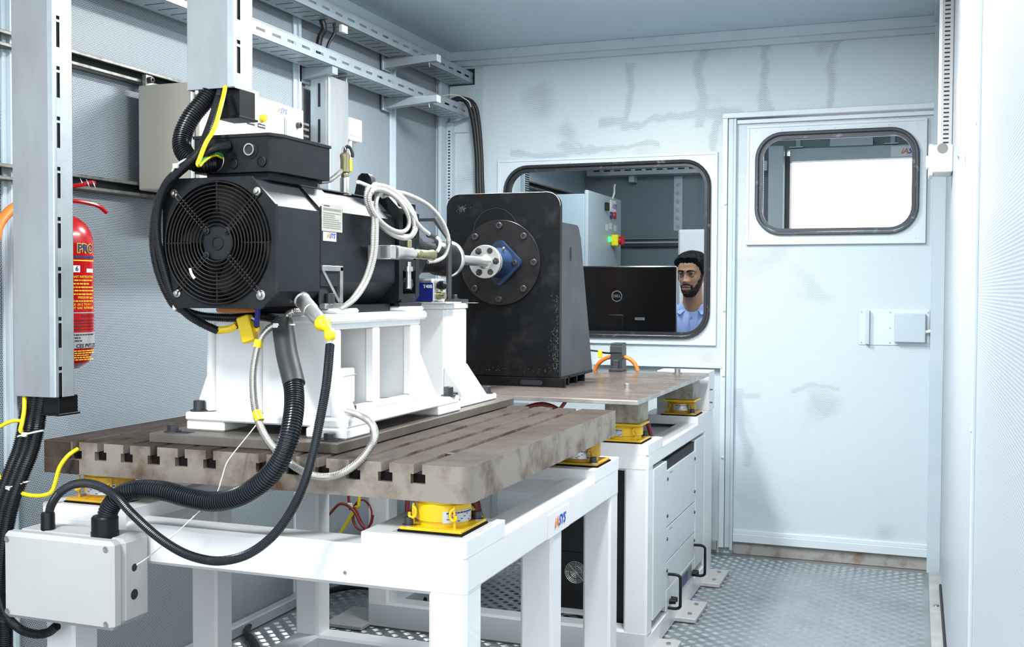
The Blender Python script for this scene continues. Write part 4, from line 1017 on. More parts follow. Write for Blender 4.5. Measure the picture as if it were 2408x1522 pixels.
# ================================================================== LEFT WALL EQUIPMENT
def cable_tray(label, z0, z1, y0, y1, xf=-2.10, xb=-2.215):
    t = thing('cable_tray', label, 'cable tray', (xf, y0, z0), 'slotted cable trays on the left wall')
    # slotted front flange built as two rails and webs between the slots
    n = int((y1-y0)/.098); zc = (z0+z1)/2; hh = .0045
    mb = MB().box(xf-.0015, xf, y0, y1, z0, zc-hh, .0004).box(xf-.0015, xf, y0, y1, zc+hh, z1, .0004)
    for k in range(n+1):
        a = y0+k*.098; mb.box(xf-.0015, xf, a, min(a+.043, y1), zc-hh, zc+hh, .0001)
    mb.box(xf-.010, xf+.0015, y0, y1, z1-.002, z1+.002, .0006)
    mb.build('front_flange', 'tray', t)
    mb = MB().box(xb, xf, y0, y1, z0, z0+.0015, .0004); mb.build('bottom', 'tray', t)
    mb = MB().box(xb-.0015, xb, y0, y1, z0, z1, .0004); mb.build('back_flange', 'tray', t)
    for k in range(int((y1-y0)/.062)):
        y = y0+.03+k*.062
        MB().box(xb+.02, xf-.022, y, y+.004, z0-.0006, z0+.0002, .0001).build('bottom_slot', 'slot_dark', t)
    return t
zU, zL = 2.250, 2.073
tU = cable_tray('upper slotted cable tray running along the left wall below the ceiling', zU, 2.303, 2.3, 5.095)
tL = cable_tray('lower slotted cable tray running along the left wall', zL, 2.126, 2.45, 5.04)
for lab, z in (('upper', zU), ('lower', zL)):
    for i, y in enumerate((4.40, 3.70)):
        if i == 1 and lab == 'upper': continue
        b = thing('tray_bracket', ('%s tray bracket arm reaching out with a square pale end' % lab, 'short lower tray bracket block just left above the stained duct')[i], 'bracket', (XL, y, z), 'tray brackets on the left wall')
        xe = -1.985 if i == 0 else -2.105
        mb = MB(); mb.prism([(XL+.02, z-.045), (xe-.02, z-.028), (xe, z-.028), (xe, z-.001), (XL+.02, z-.001)], 'y', y, y+.042); mb.build('arm', 'tray', b)
        MB().box(XL+.012, XL+.022, y-.015, y+.06, z-.055, z+.10, .001).build('back_strip', 'tray', b)
        if i == 0:
            MB().box(xe-.0005, xe+.0015, y, y+.042, z-.03, z+.001, .0005).build('end_plate', 'trim_light', b)
            MB().tube([(xe-.045, y+.02, z-.028), (xe-.045, y+.02, z-.042), (xe-.043, y+.02, z-.05)], .003, 8).build('bolt', 'bolt_zinc', b)
# cables of the trays
def cable(name, label, pts, r, m, corr=0, pitch=.005, seg=10, cat='cable', group=None, step=None):
    o = MB().tube(pts, r, seg, step=step, corr=corr, pitch=pitch).build(name, m, org=tuple(pts[0]), angle=.5 if corr else 1.2)
    return tag(o, label, cat, group)
cable('corrugated_conduit', 'black corrugated conduit dropping between the two cable trays', [(-2.16, 3.70, zU+.02), (-2.15, 3.715, zU-.03), (-2.16, 3.70, 2.18), (-2.17, 3.69, zL+.01)], .013, 'conduit', .12, .006, cat='conduit')
cable('black_cable', 'thin black cable dropping beside the conduit between the two trays', [(-2.145, 3.775, zU+.02), (-2.14, 3.78, zU-.03), (-2.16, 3.765, 2.17), (-2.175, 3.75, zL+.01)], .006, 'black_rubber')
tag(MB().box(-2.118, -2.104, 3.775, 3.82, zU-.032, zU-.003, .001).build('cable_tag', 'sticker', org=(-2.11, 3.8, zU)), 'small white printed tag hanging from the upper tray', 'tag')
for i, (c, r, m, n_) in enumerate(((-2.13, .005, 'yellow_wire', 'yellow'), (-2.15, .008, 'black_rubber', 'black'))):
    cable('tray_cable', '%s cable lying inside the upper tray' % n_, [(c, 3.9, zU+.008+r), (c+.004, 4.4, zU+.010+r), (c, 4.8, zU+.016+r), (c-.003, 5.07, zU+.012+r)], r, m, step=.04)
cable('tray_cable', 'green and yellow wire lying in the lower tray', [(-2.125, 3.3, zL+.014), (-2.12, 3.7, zL+.024), (-2.135, 3.85, zL+.016), (-2.16, 4.2, zL+.012)], .005, 'green_wire', step=.03)
cable('tray_cable', 'brown wire lying in the lower tray', [(-2.118, 2.9, zL+.02), (-2.115, 3.2, zL+.024), (-2.12, 3.42, zL+.016)], .005, 'orange', step=.03)
for i, (du, r) in enumerate(((0, .013), (9, .013), (18, .009))):
    cable('black_cable', ('left', 'middle', 'right')[i]+'most of three black cables falling from the lower tray end behind the bearing block',
          [(-2.15, 4.2, zL+.018+i*.004), (-2.14, 4.75, zL+.03), at(1085-4+du*.4, 232, Y=4.98), at(1102+du*.8, 246, Y=5.0), at(1114+du*.7, 290, Y=5.02), at(1122+du*.6, 370, Y=5.03), at(1124+du*.65, 450, Y=5.03), (-2.02+.02*i, 5.03, 1.2), (-2.03+.02*i, 5.0, .5), (-2.03+.02*i, 4.9, .02)], r, 'black_rubber', cat='cable', step=.02)
cable('thin_wire', 'thin cream wire arching from the lower tray onto the black cables', [at(1035, 226, Y=4.9), at(1070, 223, Y=4.95), at(1100, 237, Y=4.98), at(1108, 252, Y=4.985)], .003, 'cream')
# ---- vertical drop ducts (slotted)
def drop_duct(label, x0, x1, y0, y1, z0, z1, slot_step, slot_h, first):
    d = thing('cable_duct', label, 'cable duct', ((x0+x1)/2, (y0+y1)/2, z0))
    MB().box(x0, x1-.004, y0, y0+.002, z0, z1, .0008).build('front_cover', 'galv', d)
    MB().box(x1-.016, x1+.002, y0-.003, y0+.006, z0, z1, .002).build('cover_lip', 'galv_side', d)
    MB().box(x0, x0+.0015, y0, y1, z0, z1, .0005).build('left_side', 'galv_side', d)
    MB().box(x0, x1, y1-.0015, y1, z0, z1, .0005).build('back', 'galv_side', d)
    yc0, yc1 = y0+(y1-y0)*.18, y0+(y1-y0)*.36
    mb = MB().box(x1-.0015, x1, y0, yc0, z0, z1, .0004).box(x1-.0015, x1, yc1, y1, z0, z1, .0004)
    z = z0; k = 0; c = first; cuts = []
    while c+slot_h < z1: cuts.append(c); c += slot_step
    prev = z0
    for c in cuts:
        if c > prev: mb.box(x1-.0015, x1, yc0, yc1, prev, c, .0002)
        prev = c+slot_h
    mb.box(x1-.0015, x1, yc0, yc1, prev, z1, .0002)
    mb.build('slotted_side', 'galv_side', d)
    for c in cuts: MB().box(x1-.0012, x1-.0002, yc0, yc1, c+slot_h*.80, c+slot_h*.88, .0001).build('slot_bridge', 'galv_side', d)
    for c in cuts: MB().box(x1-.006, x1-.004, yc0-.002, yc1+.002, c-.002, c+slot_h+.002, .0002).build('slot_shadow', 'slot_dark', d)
    return d
d1 = drop_duct('tall galvanised slotted cable duct at the left edge in front of the fire extinguisher', -1.986, -1.864, 2.0, 2.060, .966, ZC-.01, .1156, .072, at(140, 112, X=-1.864).z-.1156*7)
MB().box(-1.915, -1.868, 2.014, 2.076, .926, .968, .001).box(-1.919, -1.864, 2.010, 2.080, .922, .927, .001).build('end_cap', 'black_plastic', d1)
d2 = drop_duct('galvanised slotted cable duct hanging above the motor terminal box', -1.541, -1.419, 2.06, 2.134, 1.664, ZC-.01, .118, .073, at(570, 175, X=-1.419).z)
MB().box(-1.470, -1.416, 2.078, 2.140, 1.602, 1.664, .001).box(-1.476, -1.412, 2.072, 2.146, 1.599, 1.604, .001).build('end_cap', 'black_plastic', d2)
MB().cyl((-1.52, 2.068, 1.665), (-1.52, 2.068, 1.655), .006, 10).build('stud', 'bright_steel', d2)
MB().box(-1.540, -1.42, 2.10, 2.133, 1.664, 1.666, .0005).build('bottom_flap', 'galv_side', d2)
# duct 3 on the wall: stained cover faces the room
d3 = thing('cable_duct', 'short galvanised wall duct with stained cover between the lower tray and the motor', 'cable duct', (-2.17, 3.81, .9))
MB().box(-2.147, -2.142, 3.742, 3.892, .9, 2.045, .001).build('cover', 'galv', d3)
MB().box(-2.150, -2.138, 3.733, 3.745, .9, 2.068, .002).build('cover_lip', 'galv_side', d3)
MB().box(-2.22, -2.150, 3.733, 3.736, .9, 2.068, .0005).build('side', 'galv_side', d3)
MB().box(-2.22, -2.147, 3.888, 3.892, .9, 2.068, .0005).build('side', 'galv_side', d3)
for k in range(8): MB().box(-2.186, -2.176, 3.7315, 3.7335, .96+k*.138, 1.05+k*.138, .0003).build('slot', 'slot_dark', d3)
for z in (1.62, 1.68): pass
# ---- strut rails on the wall
def strut(label, y0, y1, z, x=XL, h=.042):
    s_ = thing('strut_rail', label, 'rail', (x, y0, z))
    MB().box(x, x+.003, y0, y1, z-h/2, z+h/2, .0005).build('back', 'dark_steel_rail', s_)
    for sg in (-1, 1):
        MB().box(x, x+.040, y0, y1, z+sg*h/2-(.003 if sg > 0 else 0), z+sg*h/2+(0 if sg > 0 else .003), .0005).build('flange', 'rail_galv', s_)
        MB().box(x+.034, x+.042, y0, y1, z+sg*(h/2-.005)-.005, z+sg*(h/2-.005)+.005, .0015).build('lip', 'rail_galv', s_)
    return s_
strut('upper wall rail carrying the beige control box', 1.4, 3.2, 1.865)
strut('lower wall rail under the beige control box', 1.4, 3.2, 1.521)
strut('upper short rail holding the small grey plate', 3.38, 3.72, 1.845, h=.03)
strut('lower short rail behind the small grey plate', 3.38, 3.72, 1.80, h=.03)
# ---- beige control box
bc = thing('control_box', 'beige wall control box with cream front and yellow lamp', 'control box', (-2.1, 2.95, 1.515))
MB().box(-2.215, -2.014, 2.722, 3.183, 1.517, 1.832, .004).build('case', 'beige', bc)
MB().box(-2.012, -1.992, 2.724, 3.182, 1.519, 1.838, .004).build('door', 'cream', bc)
MB().box(-2.014, -2.011, 2.728, 3.178, 1.523, 1.834, .001).build('door_seal', 'mat_dark', bc)
for y, z, tx_ in ((2.93, 1.770, None), (3.047, 1.771, 'REVERSE ON'), (2.985, 1.779, 'FORWARD ON')):
    if tx_ == 'REVERSE ON':
        MB().lathe((-1.992, y, z), (-1.9, y, z), [(0, .013), (.004, .013), (.004, .0115), (.014, .0115), (.0165, .009)], 28).build('yellow_lamp', 'yellow_wire', bc)
for y, s_, z in ((2.985, 'FORWARD ON', 1.747), (3.045, 'REVERSE ON', 1.745), (2.90, '', 1.690)):
    l_ = MB().box(-1.9925, -1.9913, y-.022, y+.022, z-.007, z+.007, .0002).build('name_label', 'ink_black', bc)
    if s_: text(l_, s_, (-1.991, y, z), (0, 1, 0), (0, 0, 1), .0066, 'ink_white')
    else: MB().box(-1.9914, -1.991, y-.019, y+.019, z-.004, z+.004, .0001).build('blank_field', 'ink_white', l_)
st_ = MB().box(-1.9925, -1.9905, 3.118, 3.196, 1.792, 1.832, .0005).build('logo_plate', 'sticker', bc)
logo(st_, (-1.9905, 3.158, 1.812), (0, 1, 0), (0, 0, 1), .024)
for y in (2.742, 3.1): 
    MB().box(-2.215, -2.20, y, y+.03, 1.832, 1.868, .001).build('fixing_lug', 'bright_steel', bc)
    MB().lathe((-2.20, y+.012, 1.853), (-2.18, y+.012, 1.853), [(0, .010), (.014, .010), (.015, .008), (.015, .005), (.008, .005)], 16).build('fixing_bolt', 'dark_bolt', bc)
MB().box(-2.2, -2.05, 2.9, 3.12, 1.838, 1.872, .002).build('top_panel', 'trim_light', bc)
MB().cyl((-2.02, 2.72, 1.53), (-2.02, 2.72, 1.82), .004, 8).build('hinge_rod', 'galv_side', bc)
gp = thing('grey_plate', 'narrow pale grey plate box with one black bolt right of the beige control box', 'plate', (-2.1, 3.42, 1.70))
MB().box(-2.215, -2.10, 3.365, 3.478, 1.72, 1.868, .003).build('body', 'panel_grey', gp)
MB().box(-2.101, -2.097, 3.367, 3.476, 1.722, 1.866, .001).build('face', 'trim_light', gp)
MB().lathe((-2.097, 3.435, 1.808), (-2.07, 3.435, 1.808), [(0, .011), (.014, .011), (.015, .009), (.015, .006), (.008, .005)], 18).build('bolt', 'dark_bolt', gp)
sj = thing('sensor_box', 'small white wall box with hanging yellow-tipped probe right of the stained duct', 'sensor box', (-2.2, 4.06, 1.7))
MB().box(XL, -2.195, 4.005, 4.110, 1.835, 1.928, .004).build('body', 'white_plastic', sj)
MB().box(-2.197, -2.193, 4.007, 4.108, 1.853, 1.857, .0005).build('lid_joint', 'box_grey', sj)
MB().lathe((-2.21, 4.030, 1.835), (-2.21, 4.030, 0), [(0, .009), (.03, .008), (.075, .007), (.077, .005)], 14).build('probe', 'white_plastic', sj)
pr_ = MB().lathe((-2.21, 4.030, 1.758), (-2.21, 4.030, 0), [(0, .0095), (.05, .0095), (.052, .007)], 14).build('probe_tip', 'yellow', sj)
MB().lathe((-2.21, 4.03, 1.84), (-2.21, 4.03, 0), [(0, .006), (.012, .006)], 12).build('cable_gland', 'white_plastic', sj)
cable('black_cable', 'thick black cable looping from the white sensor box to the upright sensor plug', [(-2.205, 4.02, 1.834), (-2.19, 3.99, 1.80), (-1.9, 3.3, 1.62), (-1.55, 2.7, 1.585), (-1.40, 2.45, 1.58), (-1.335, 2.405, 1.573)], .006, 'black_rubber') if 0 else None
# ---- fire extinguisher
ex, ey = -2.165, 2.345
fe = thing('fire_extinguisher', 'red dry powder fire extinguisher on the left wall half hidden by the duct', 'fire extinguisher', (ex, ey, .995))
er = .083
MB().lathe((ex, ey, 1.0), (ex, ey, 3), [(0, .03), (.004, .045), (.02, .070), (.045, er-.004), (.06, er), (.065, er), (.345, er), (.37, er-.005), (.392, er-.017), (.408, er-.036), (.416, er-.055), (.42, .020), (.44, .020)], 96).build('cylinder', 'red', fe)
MB().lathe((ex, ey, 1.44), (ex, ey, 3), [(0, .022), (.03, .022), (.035, .016), (.055, .016)], 20).build('valve', 'bolt_zinc', fe)
MB().tube([(ex, ey, 1.455), (ex+.03, ey+.04, 1.455), (ex+.05, ey+.085, 1.447), (ex+.055, ey+.115, 1.430)], .006, 8).build('carry_handle', 'red', fe)
MB().tube([(ex, ey, 1.490), (ex+.03, ey+.03, 1.497), (ex+.045, ey+.06, 1.507), (ex+.05, ey+.075, 1.508)], .006, 8).build('trigger', 'red', fe)
mb = MB()
for k in range(3): mb.torus((ex+.03+.01*k, ey+.05+.012*k, 1.505-.002*k), (.6, .5, .3), .014, .0012, 20, 5)
mb.build('safety_chain', 'bright_steel', fe)
def wrap(name, m, a0, a1, z0, z1, dr=.0009, par=None, n=40):
    mb = MB(); vs = []
    for i in range(n+1):
        w = radians(a0+(a1-a0)*i/n); r_ = er+dr
        vs += [(ex+r_*cos(w), ey+r_*sin(w), z0), (ex+r_*cos(w), ey+r_*sin(w), z1)]
    mb.add(vs, [(2*i, 2*i+2, 2*i+3, 2*i+1) for i in range(n)]); return mb.build(name, m, par or fe)
def wtext(s, a0, z, size, m, par, dr=.0012, bold=0):
    """lettering bent round the cylinder, ending near the visible right side"""
    cu = bpy.data.curves.new('t', 'FONT'); cu.body = s; cu.size = size; cu.align_x = 'RIGHT'; cu.align_y = 'CENTER'; cu.offset = bold; cu.resolution_u = 2
    to = bpy.data.objects.new('t', cu); me = to.to_mesh()
    vs = []
    for v in me.vertices:
        w = radians(a0)+v.co.x/er; vs.append((ex+(er+dr)*cos(w), ey+(er+dr)*sin(w), z+v.co.y))
    fs = [tuple(p_.vertices) for p_ in me.polygons]; to.to_mesh_clear(); bpy.data.objects.remove(to); bpy.data.curves.remove(cu)
    return MB().add(vs, fs).build('lettering', m, par)
lab = wrap('label_sheet', 'red', -110, 35, 1.06, 1.34)
wtext('PRO', 22, 1.325, .030, 'ink_navy', lab, .0020, .0012)
wtext('PRO', 22, 1.325, .030, 'ink_yellow', lab, .0015, .0030)
wrap('stripe', 'ink_navy', -110, 30, 1.299, 1.306, .0014, lab); wrap('stripe', 'ink_yellow', -110, 30, 1.292, 1.295, .0014, lab)
wrap('white_square', 'ink_white', -27, -13, 1.262, 1.280, .0014, lab); wtext('6', -16, 1.271, .018, 'ink_black', lab, .0020, .0004)
wrap('white_square', 'ink_white', 2, 24, 1.262, 1.272, .0014, lab)
def wlines(par, m, a0, a1, z, th, seed, dr=.0016):
    """a row of unreadable print bent round the cylinder"""
    rnd = random.Random(seed); mb = MB(); a = a0
    while a < a1:
        b_ = min(a1, a+rnd.uniform(2.5, 9)); n_ = 3; vs = []
        for i in range(n_+1):
            w = radians(a+(b_-a)*i/n_); vs += [(ex+(er+dr)*cos(w), ey+(er+dr)*sin(w), z-th), (ex+(er+dr)*cos(w), ey+(er+dr)*sin(w), z+th)]
        mb.add(vs, [(2*i, 2*i+2, 2*i+3, 2*i+1) for i in range(n_)]); a = b_+1.4
    return mb.build('fine_print', m, par)
rows = {0: 'IMPORTANT INSTRUCTION', 6: 'PRESSURE Kg/cm', 8: 'TEMPERATURE -20 C TO 55 C', 9: 'PROPELLENT GAS  NITROGEN'}
for i in range(10):
    z = 1.250-i*.0092
    if i in rows: wtext(rows[i], 24-(i % 3)*4, z, .0084, 'ink_yellow', lab, .0016, .0001)
    else: wlines(lab, 'ink_yellow', -75, (26, 20, 8, 24)[i % 4], z, .0017, i)
wrap('stripe', 'silver_band', -110, 30, 1.153, 1.156, .0014, lab)
wtext('INSPECTION', 32, 1.145, .011, 'ink_black', lab, .0016)
for i in range(4): wlines(lab, 'ink_black', -75, 24, 1.134-i*.008, .0012, 20+i)
wrap('silver_band', 'silver_band', -110, 35, 1.060, 1.102, .0014, lab)
wtext('CES PVT LTD', 34, 1.066, .014, 'ink_black', lab, .0020, .0004)
for i in range(3): wlines(lab, 'ink_black', -40, (24, -12, -10)[i], 1.096-i*.008, .0016, 30+i, .0020)
for i in range(5): wlines(fe, 'ink_yellow', -75, (26, 28, 6, 14, 24)[i], 1.053-i*.0058, .0013, 40+i)
MB().box(XL, ex-.07, ey-.03, ey+.03, 1.36, 1.40, .002).build('wall_hook', 'red', fe)
cable('orange_cable', 'thick orange cable curving in at the left edge behind the duct', [at(75, 474, X=-2.2), at(50, 480, X=-2.2), at(28, 492, X=-2.2), at(10, 510, X=-2.2), at(-6, 538, X=-2.2), at(-18, 590, X=-2.2), V(-2.21, 2.0, .9), V(-2.21, 2.0, .3), V(-2.21, 2.0, .02)], .013, 'orange')
# ================================================================== CONDUITS OF THE MOTOR
def T(*q): return [at(u, v, Y=y) for u, v, y in q]
cable('corrugated_conduit', 'thick black corrugated conduit curling from the hanging duct to the motor terminal box', T((505, 200, 2.09), (485, 232, 2.07), (450, 275, 2.045), (430, 318, 2.03), (430, 352, 2.02), (452, 378, 2.015), (480, 385, 2.02), (510, 385, 2.034)), .021, 'conduit', .16, .0055, 16, 'conduit')
cable('corrugated_conduit', 'thin black corrugated conduit from the hanging duct round the fan to the yellow tape splice', T((522, 200, 2.085), (515, 230, 2.06), (493, 300, 2.0), (465, 360, 1.965), (425, 398, 1.955), (390, 435, 1.955), (372, 490, 1.957), (370, 560, 1.962), (385, 630, 1.972), (408, 700, 1.985), (440, 738, 2.01), (478, 762, 2.04), (512, 778, 2.06)), .0098, 'conduit', .15, .0040, 12, 'conduit')
cable('corrugated_conduit', 'black corrugated conduit from the terminal box gland round the left of the fan', T((536, 345, 2.005), (505, 350, 1.985), (470, 368, 1.97), (435, 393, 1.962), (398, 428, 1.962), (374, 470, 1.964), (362, 530, 1.968), (362, 590, 1.974), (376, 650, 1.985), (398, 700, 2.0), (420, 724, 2.02), (470, 742, 2.06), (540, 748, 2.09), (610, 745, 2.10), (650, 752, 2.10), (668, 762, 2.09)), .0098, 'conduit', .15, .0040, 12, 'conduit')
cable('earth_wire', 'yellow earth wire running down from the hanging duct', T((530, 205, 2.055), (522, 240, 2.02), (505, 300, 1.985), (485, 335, 1.965), (470, 372, 1.957), (465, 386, 1.955), (468, 389, 1.955)), .0048, 'yellow_wire')
cable('earth_wire', 'green and yellow earth wire arching into the terminal box', T((469, 390, 1.957), (476, 378, 1.965), (492, 366, 1.985), (508, 362, 2.01), (524, 368, 2.032)), .0045, 'green_wire')
cable('earth_wire', 'thin yellow stripe wire beside the green wire at the terminal box', T((471, 391, 1.9535), (479, 381, 1.960), (494, 370, 1.980), (508, 366, 2.005), (523, 372, 2.030)), .0024, 'yellow_wire')
def tie(label, c, n, R, sq=1.0):
    r = thing('cable_tie', label, 'cable tie', tuple(c), 'white cable ties')
    c = Vector(c); n = Vector(n).normalized(); a = n.cross(Vector((0, -1, 0))).normalized(); b = Vector((0, -1, 0))
    b = (b-n*b.dot(n)).normalized()
    MB().tube([c+a*R*cos(2*pi*k/24)+b*R*sq*sin(2*pi*k/24) for k in range(24)], .0022, 6, smooth=False, closed=True).build('strap', 'white_plastic', r)
    h = c+b*R*sq; MB().box(h.x-.006, h.x+.006, h.y-.004, h.y+.004, h.z-.005, h.z+.005, .001).build('head', 'white_plastic', r)
tie('white cable tie round the two conduits left of the terminal box', at(428, 393, Y=1.965), (.5, 0, -.6), .026, .8)
tie('white cable tie at the lower left corner of the fan', at(420, 722, Y=2.012), (.6, .1, -.4), .012)
# splice block in yellow tape
spl = thing('taped_splice', 'yellow taped terminal splice hanging under the motor front', 'splice', tuple(at(580, 770, Y=2.07)))
MB().tube(T((508, 777, 2.06), (530, 776, 2.065), (548, 771, 2.07), (558, 764, 2.07)), .0085, 10).build('taped_end', 'yellow_tape', spl)
c = at(582, 774, Y=2.068); Mx = Matrix.Translation(c) @ Matrix.Rotation(radians(-17), 4, 'Y')
MB().box(-.016, .016, -.012, .012, -.030, .030, .003, Mx).build('taped_block', 'yellow_tape', spl)
MB().tube(T((604, 765, 2.075), (607, 780, 2.075)), .007, 10).build('taped_end', 'yellow_tape', spl)
for a_, b_, m_ in (((552, 768), (570, 758), 'red_wire'), ((556, 772), (572, 765), 'black_rubber'), ((590, 752), (602, 762), 'blue_wire'), ((592, 748), (601, 757), 'white_plastic')):
    MB().tube([at(*a_, Y=2.068), at((a_[0]+b_[0])/2, (a_[1]+b_[1])/2-3, Y=2.064), at(*b_, Y=2.068)], .0025, 6).build('core', m_, spl)
cable('blue_wires', 'blue wire bundle dropping under the fan plate beside the yellow splice', T((607, 722, 2.05), (606, 740, 2.055), (604, 758, 2.065), (604, 768, 2.073)), .0062, 'blue_wire')
# sleeve and big conduit
cable('rubber_sleeve', 'dark grey heat-shrink sleeve hanging in front of the pedestal', T((663, 758, 2.085), (668, 790, 2.07), (675, 835, 2.045), (686, 880, 2.02), (692, 905, 2.008)), .0235, 'sleeve', 0, seg=18, cat='sleeve', step=.01)
MB_ = None
tie('pale cable tie round the top of the grey sleeve', at(664, 765, Y=2.083), (.05, 0, -1), .026)
cable('corrugated_conduit', 'thick black corrugated conduit sweeping from the grey sleeve to the junction box', T((688, 890, 2.014), (692, 930, 1.995), (690, 975, 1.97), (678, 1035, 1.945), (655, 1090, 1.935), (615, 1135, 1.93), (560, 1168, 1.93), (500, 1180, 1.93), (440, 1170, 1.93), (385, 1155, 1.93), (325, 1152, 1.928), (285, 1165, 1.92), (258, 1195, 1.915), (248, 1235, 1.912)), .0215, 'conduit_blue', .14, .0056, 16, 'conduit')
cable('corrugated_conduit', 'thinner black corrugated conduit looping low from the silver connector to the junction box', T((776, 812, 2.02), (772, 860, 1.995), (765, 920, 1.97), (750, 1000, 1.94), (735, 1070, 1.92), (712, 1145, 1.905), (680, 1210, 1.895), (640, 1262, 1.885), (590, 1300, 1.88), (540, 1317, 1.88), (490, 1318, 1.88), (430, 1300, 1.88), (370, 1262, 1.882), (310, 1208, 1.885), (270, 1165, 1.89), (225, 1141, 1.90), (180, 1138, 1.91), (142, 1158, 1.915), (120, 1190, 1.918), (113, 1225, 1.918)), .0098, 'conduit_blue', .15, .0040, 12, 'conduit')
# grey metal hose loop
mh = cable('metal_hose', 'bright flexible metal hose looping over the slotted table edge', T((648, 765, 2.07), (630, 775, 2.06), (612, 800, 2.05), (600, 845, 2.04), (595, 895, 2.03), (600, 960, 2.02), (618, 1015, 2.005), (650, 1060, 1.995), (700, 1102, 1.985), (750, 1121, 1.985), (800, 1115, 1.99), (845, 1085, 2.0), (875, 1045, 2.02), (882, 1018, 2.05), (870, 992, 2.09), (840, 974, 2.14), (803, 966, 2.19)), .0085, 'metal_hose', .13, .0038, 12, 'hose')
for (q, l) in ((((609, 800, 2.049), (605, 818, 2.045)), 'upper'), (((603, 968, 2.018), (611, 990, 2.012)), 'lower')):
    a_, b_ = at(*q[0][:2], Y=q[0][2]), at(*q[1][:2], Y=q[1][2])
    tag(MB().cyl(a_, b_, .0098, 14).build('tape_band', 'yellow_tape', org=tuple(a_)), l+' yellow tape band round the metal hose', 'tape')
cable('metal_hose', 'short metal hose stub under the motor beside the grey sleeve', T((672, 756, 2.09), (676, 742, 2.095), (690, 733, 2.10), (712, 732, 2.12)), .008, 'metal_hose', .13, .0038, 12, 'hose')
cable('thin_wire', 'thin white wire running from the pedestal down to the junction box side', T((602, 1000, 2.02), (585, 1022, 2.0), (550, 1065, 1.97), (532, 1092, 1.955), (520, 1130, 1.945), (505, 1165, 1.94), (440, 1230, 1.93), (385, 1280, 1.925))+[at(348, 1311, X=-1.568), at(318, 1331, X=-1.588)], .0013, 'white_plastic', seg=6)
# white armoured hose coil on the motor side
loops = []
for k in range(4):
    n = 26; s_ = (1, .90, .80, .95)[k]; du, dv = ((0, 0), (2, 4), (-4, -3), (5, -2))[k]; dx = (-1.232, -1.224, -1.218, -1.236)[k]
    for i in range(n):
        w = 2*pi*(i/n)+3.4
        u = 919+du+s_*(76*.66*cos(w)-40*.75*sin(w)); v = 498+dv+s_*(76*.75*cos(w)+40*.66*sin(w))
        loops.append(at(u, v, X=dx+.003*sin(w*2)))
start = [at(807, 722, X=-1.24), at(830, 700, X=-1.235), at(858, 655, X=-1.23), at(874, 600, X=-1.225), at(877, 550, X=-1.225), at(878, 500, X=-1.228), at(868, 470, X=-1.23)]
cable('armoured_hose', 'white coiled armoured hose hung on the side of the motor', start+loops+[at(940, 470, X=-1.222), at(985, 530, X=-1.23), at(1010, 552, X=-1.25)], .0056, 'white_hose', .13, .0042, 12, 'hose')
cable('armoured_hose', 'second white armoured hose running down beside the motor foot', [at(800, 728, X=-1.235), at(838, 700, X=-1.228), at(866, 655, X=-1.222), at(882, 600, X=-1.217), at(886, 540, X=-1.218), at(884, 480, X=-1.224), at(892, 450, X=-1.23)], .0056, 'white_hose', .13, .0042, 12, 'hose')
cable('metal_hose', 'thin metal hose arching from the coil over to the coupling', [at(900, 462, X=-1.235), at(930, 452, X=-1.24), at(965, 460, X=-1.245), at(1010, 485, X=-1.25), at(1042, 525, X=-1.255), at(1055, 565, X=-1.26), at(1048, 598, X=-1.27), at(1030, 612, X=-1.28), at(1006, 616, X=-1.29)], .0055, 'white_hose', .13, .0038, 12, 'hose')
cable('black_cable', 'short black cable end behind the brass plug at the coupling', [at(1008, 552, X=-1.25), at(1025, 560, X=-1.255), at(1032, 575, X=-1.26)], .008, 'sleeve')
cable('cable_tie', 'white cable tie tail sticking up from the hose coil', [at(842, 428, X=-1.25), at(848, 430, X=-1.25), at(872, 440, X=-1.24), at(885, 447, X=-1.235)], .0045, 'white_plastic', cat='cable tie')
cable('metal_hose', 'short metal hose from the terminal box neck to the upright sensor plug', [at(752, 428, X=-1.32), at(775, 424, X=-1.325), at(792, 412, X=-1.33), at(803, 402, X=-1.335)], .006, 'metal_hose', .16, .004, 12, 'hose')
cable('orange_cable', 'orange cable passing under the motor on the pedestal top', [(-1.535, 2.45, 1.171), (-1.533, 2.25, 1.171), (-1.52, 2.15, 1.171), (-1.49, 2.12, 1.172), (-1.45, 2.13, 1.172), (-1.43, 2.155, 1.171)], .0065, 'orange')
# ---- junction box lower left
jb = thing('junction_box', 'large pale grey junction box with two black cable glands at lower left', 'junction box', (-1.73, 1.91, .495))
MB().box(-1.88, -1.586, 1.893, 1.982, .495, .682, .010).build('body', 'box_grey', jb)
MB().box(-1.882, -1.584, 1.856, 1.892, .493, .684, .009).build('lid', 'box_grey', jb)
for x in (-1.868, -1.600):
    for z in (.508, .668): MB().lathe((x, 1.8565, z), (x, 1.852, z), [(0, .007), (.0015, .007), (.002, .006), (.001, .001)], 14).build('lid_screw', 'bolt_zinc', jb)
for u, v, r_ in ((316, 1335, .0085), (316, 1398, .0115)):
    c = at(u, v, X=-1.586); MB().lathe((-1.587, c.y, c.z), (-1.5855, c.y, c.z), [(0, r_), (.0013, r_)], 20).build('cable_hole', 'slot_dark', jb)
for u, v, r_ in ((113, 1240, .0155), (247, 1255, .0295)):
    c = at(u, v, Y=1.917 if u < 200 else 1.912)
    MB().lathe((c.x, c.y, .680), (c.x, c.y, 1), [(0, r_), (.012, r_), (.013, r_*.96), (.042 if r_ > .02 else .036, r_*.96), (.046 if r_ > .02 else .040, r_*.85)], 28).build('cable_gland', 'black_plastic', jb)
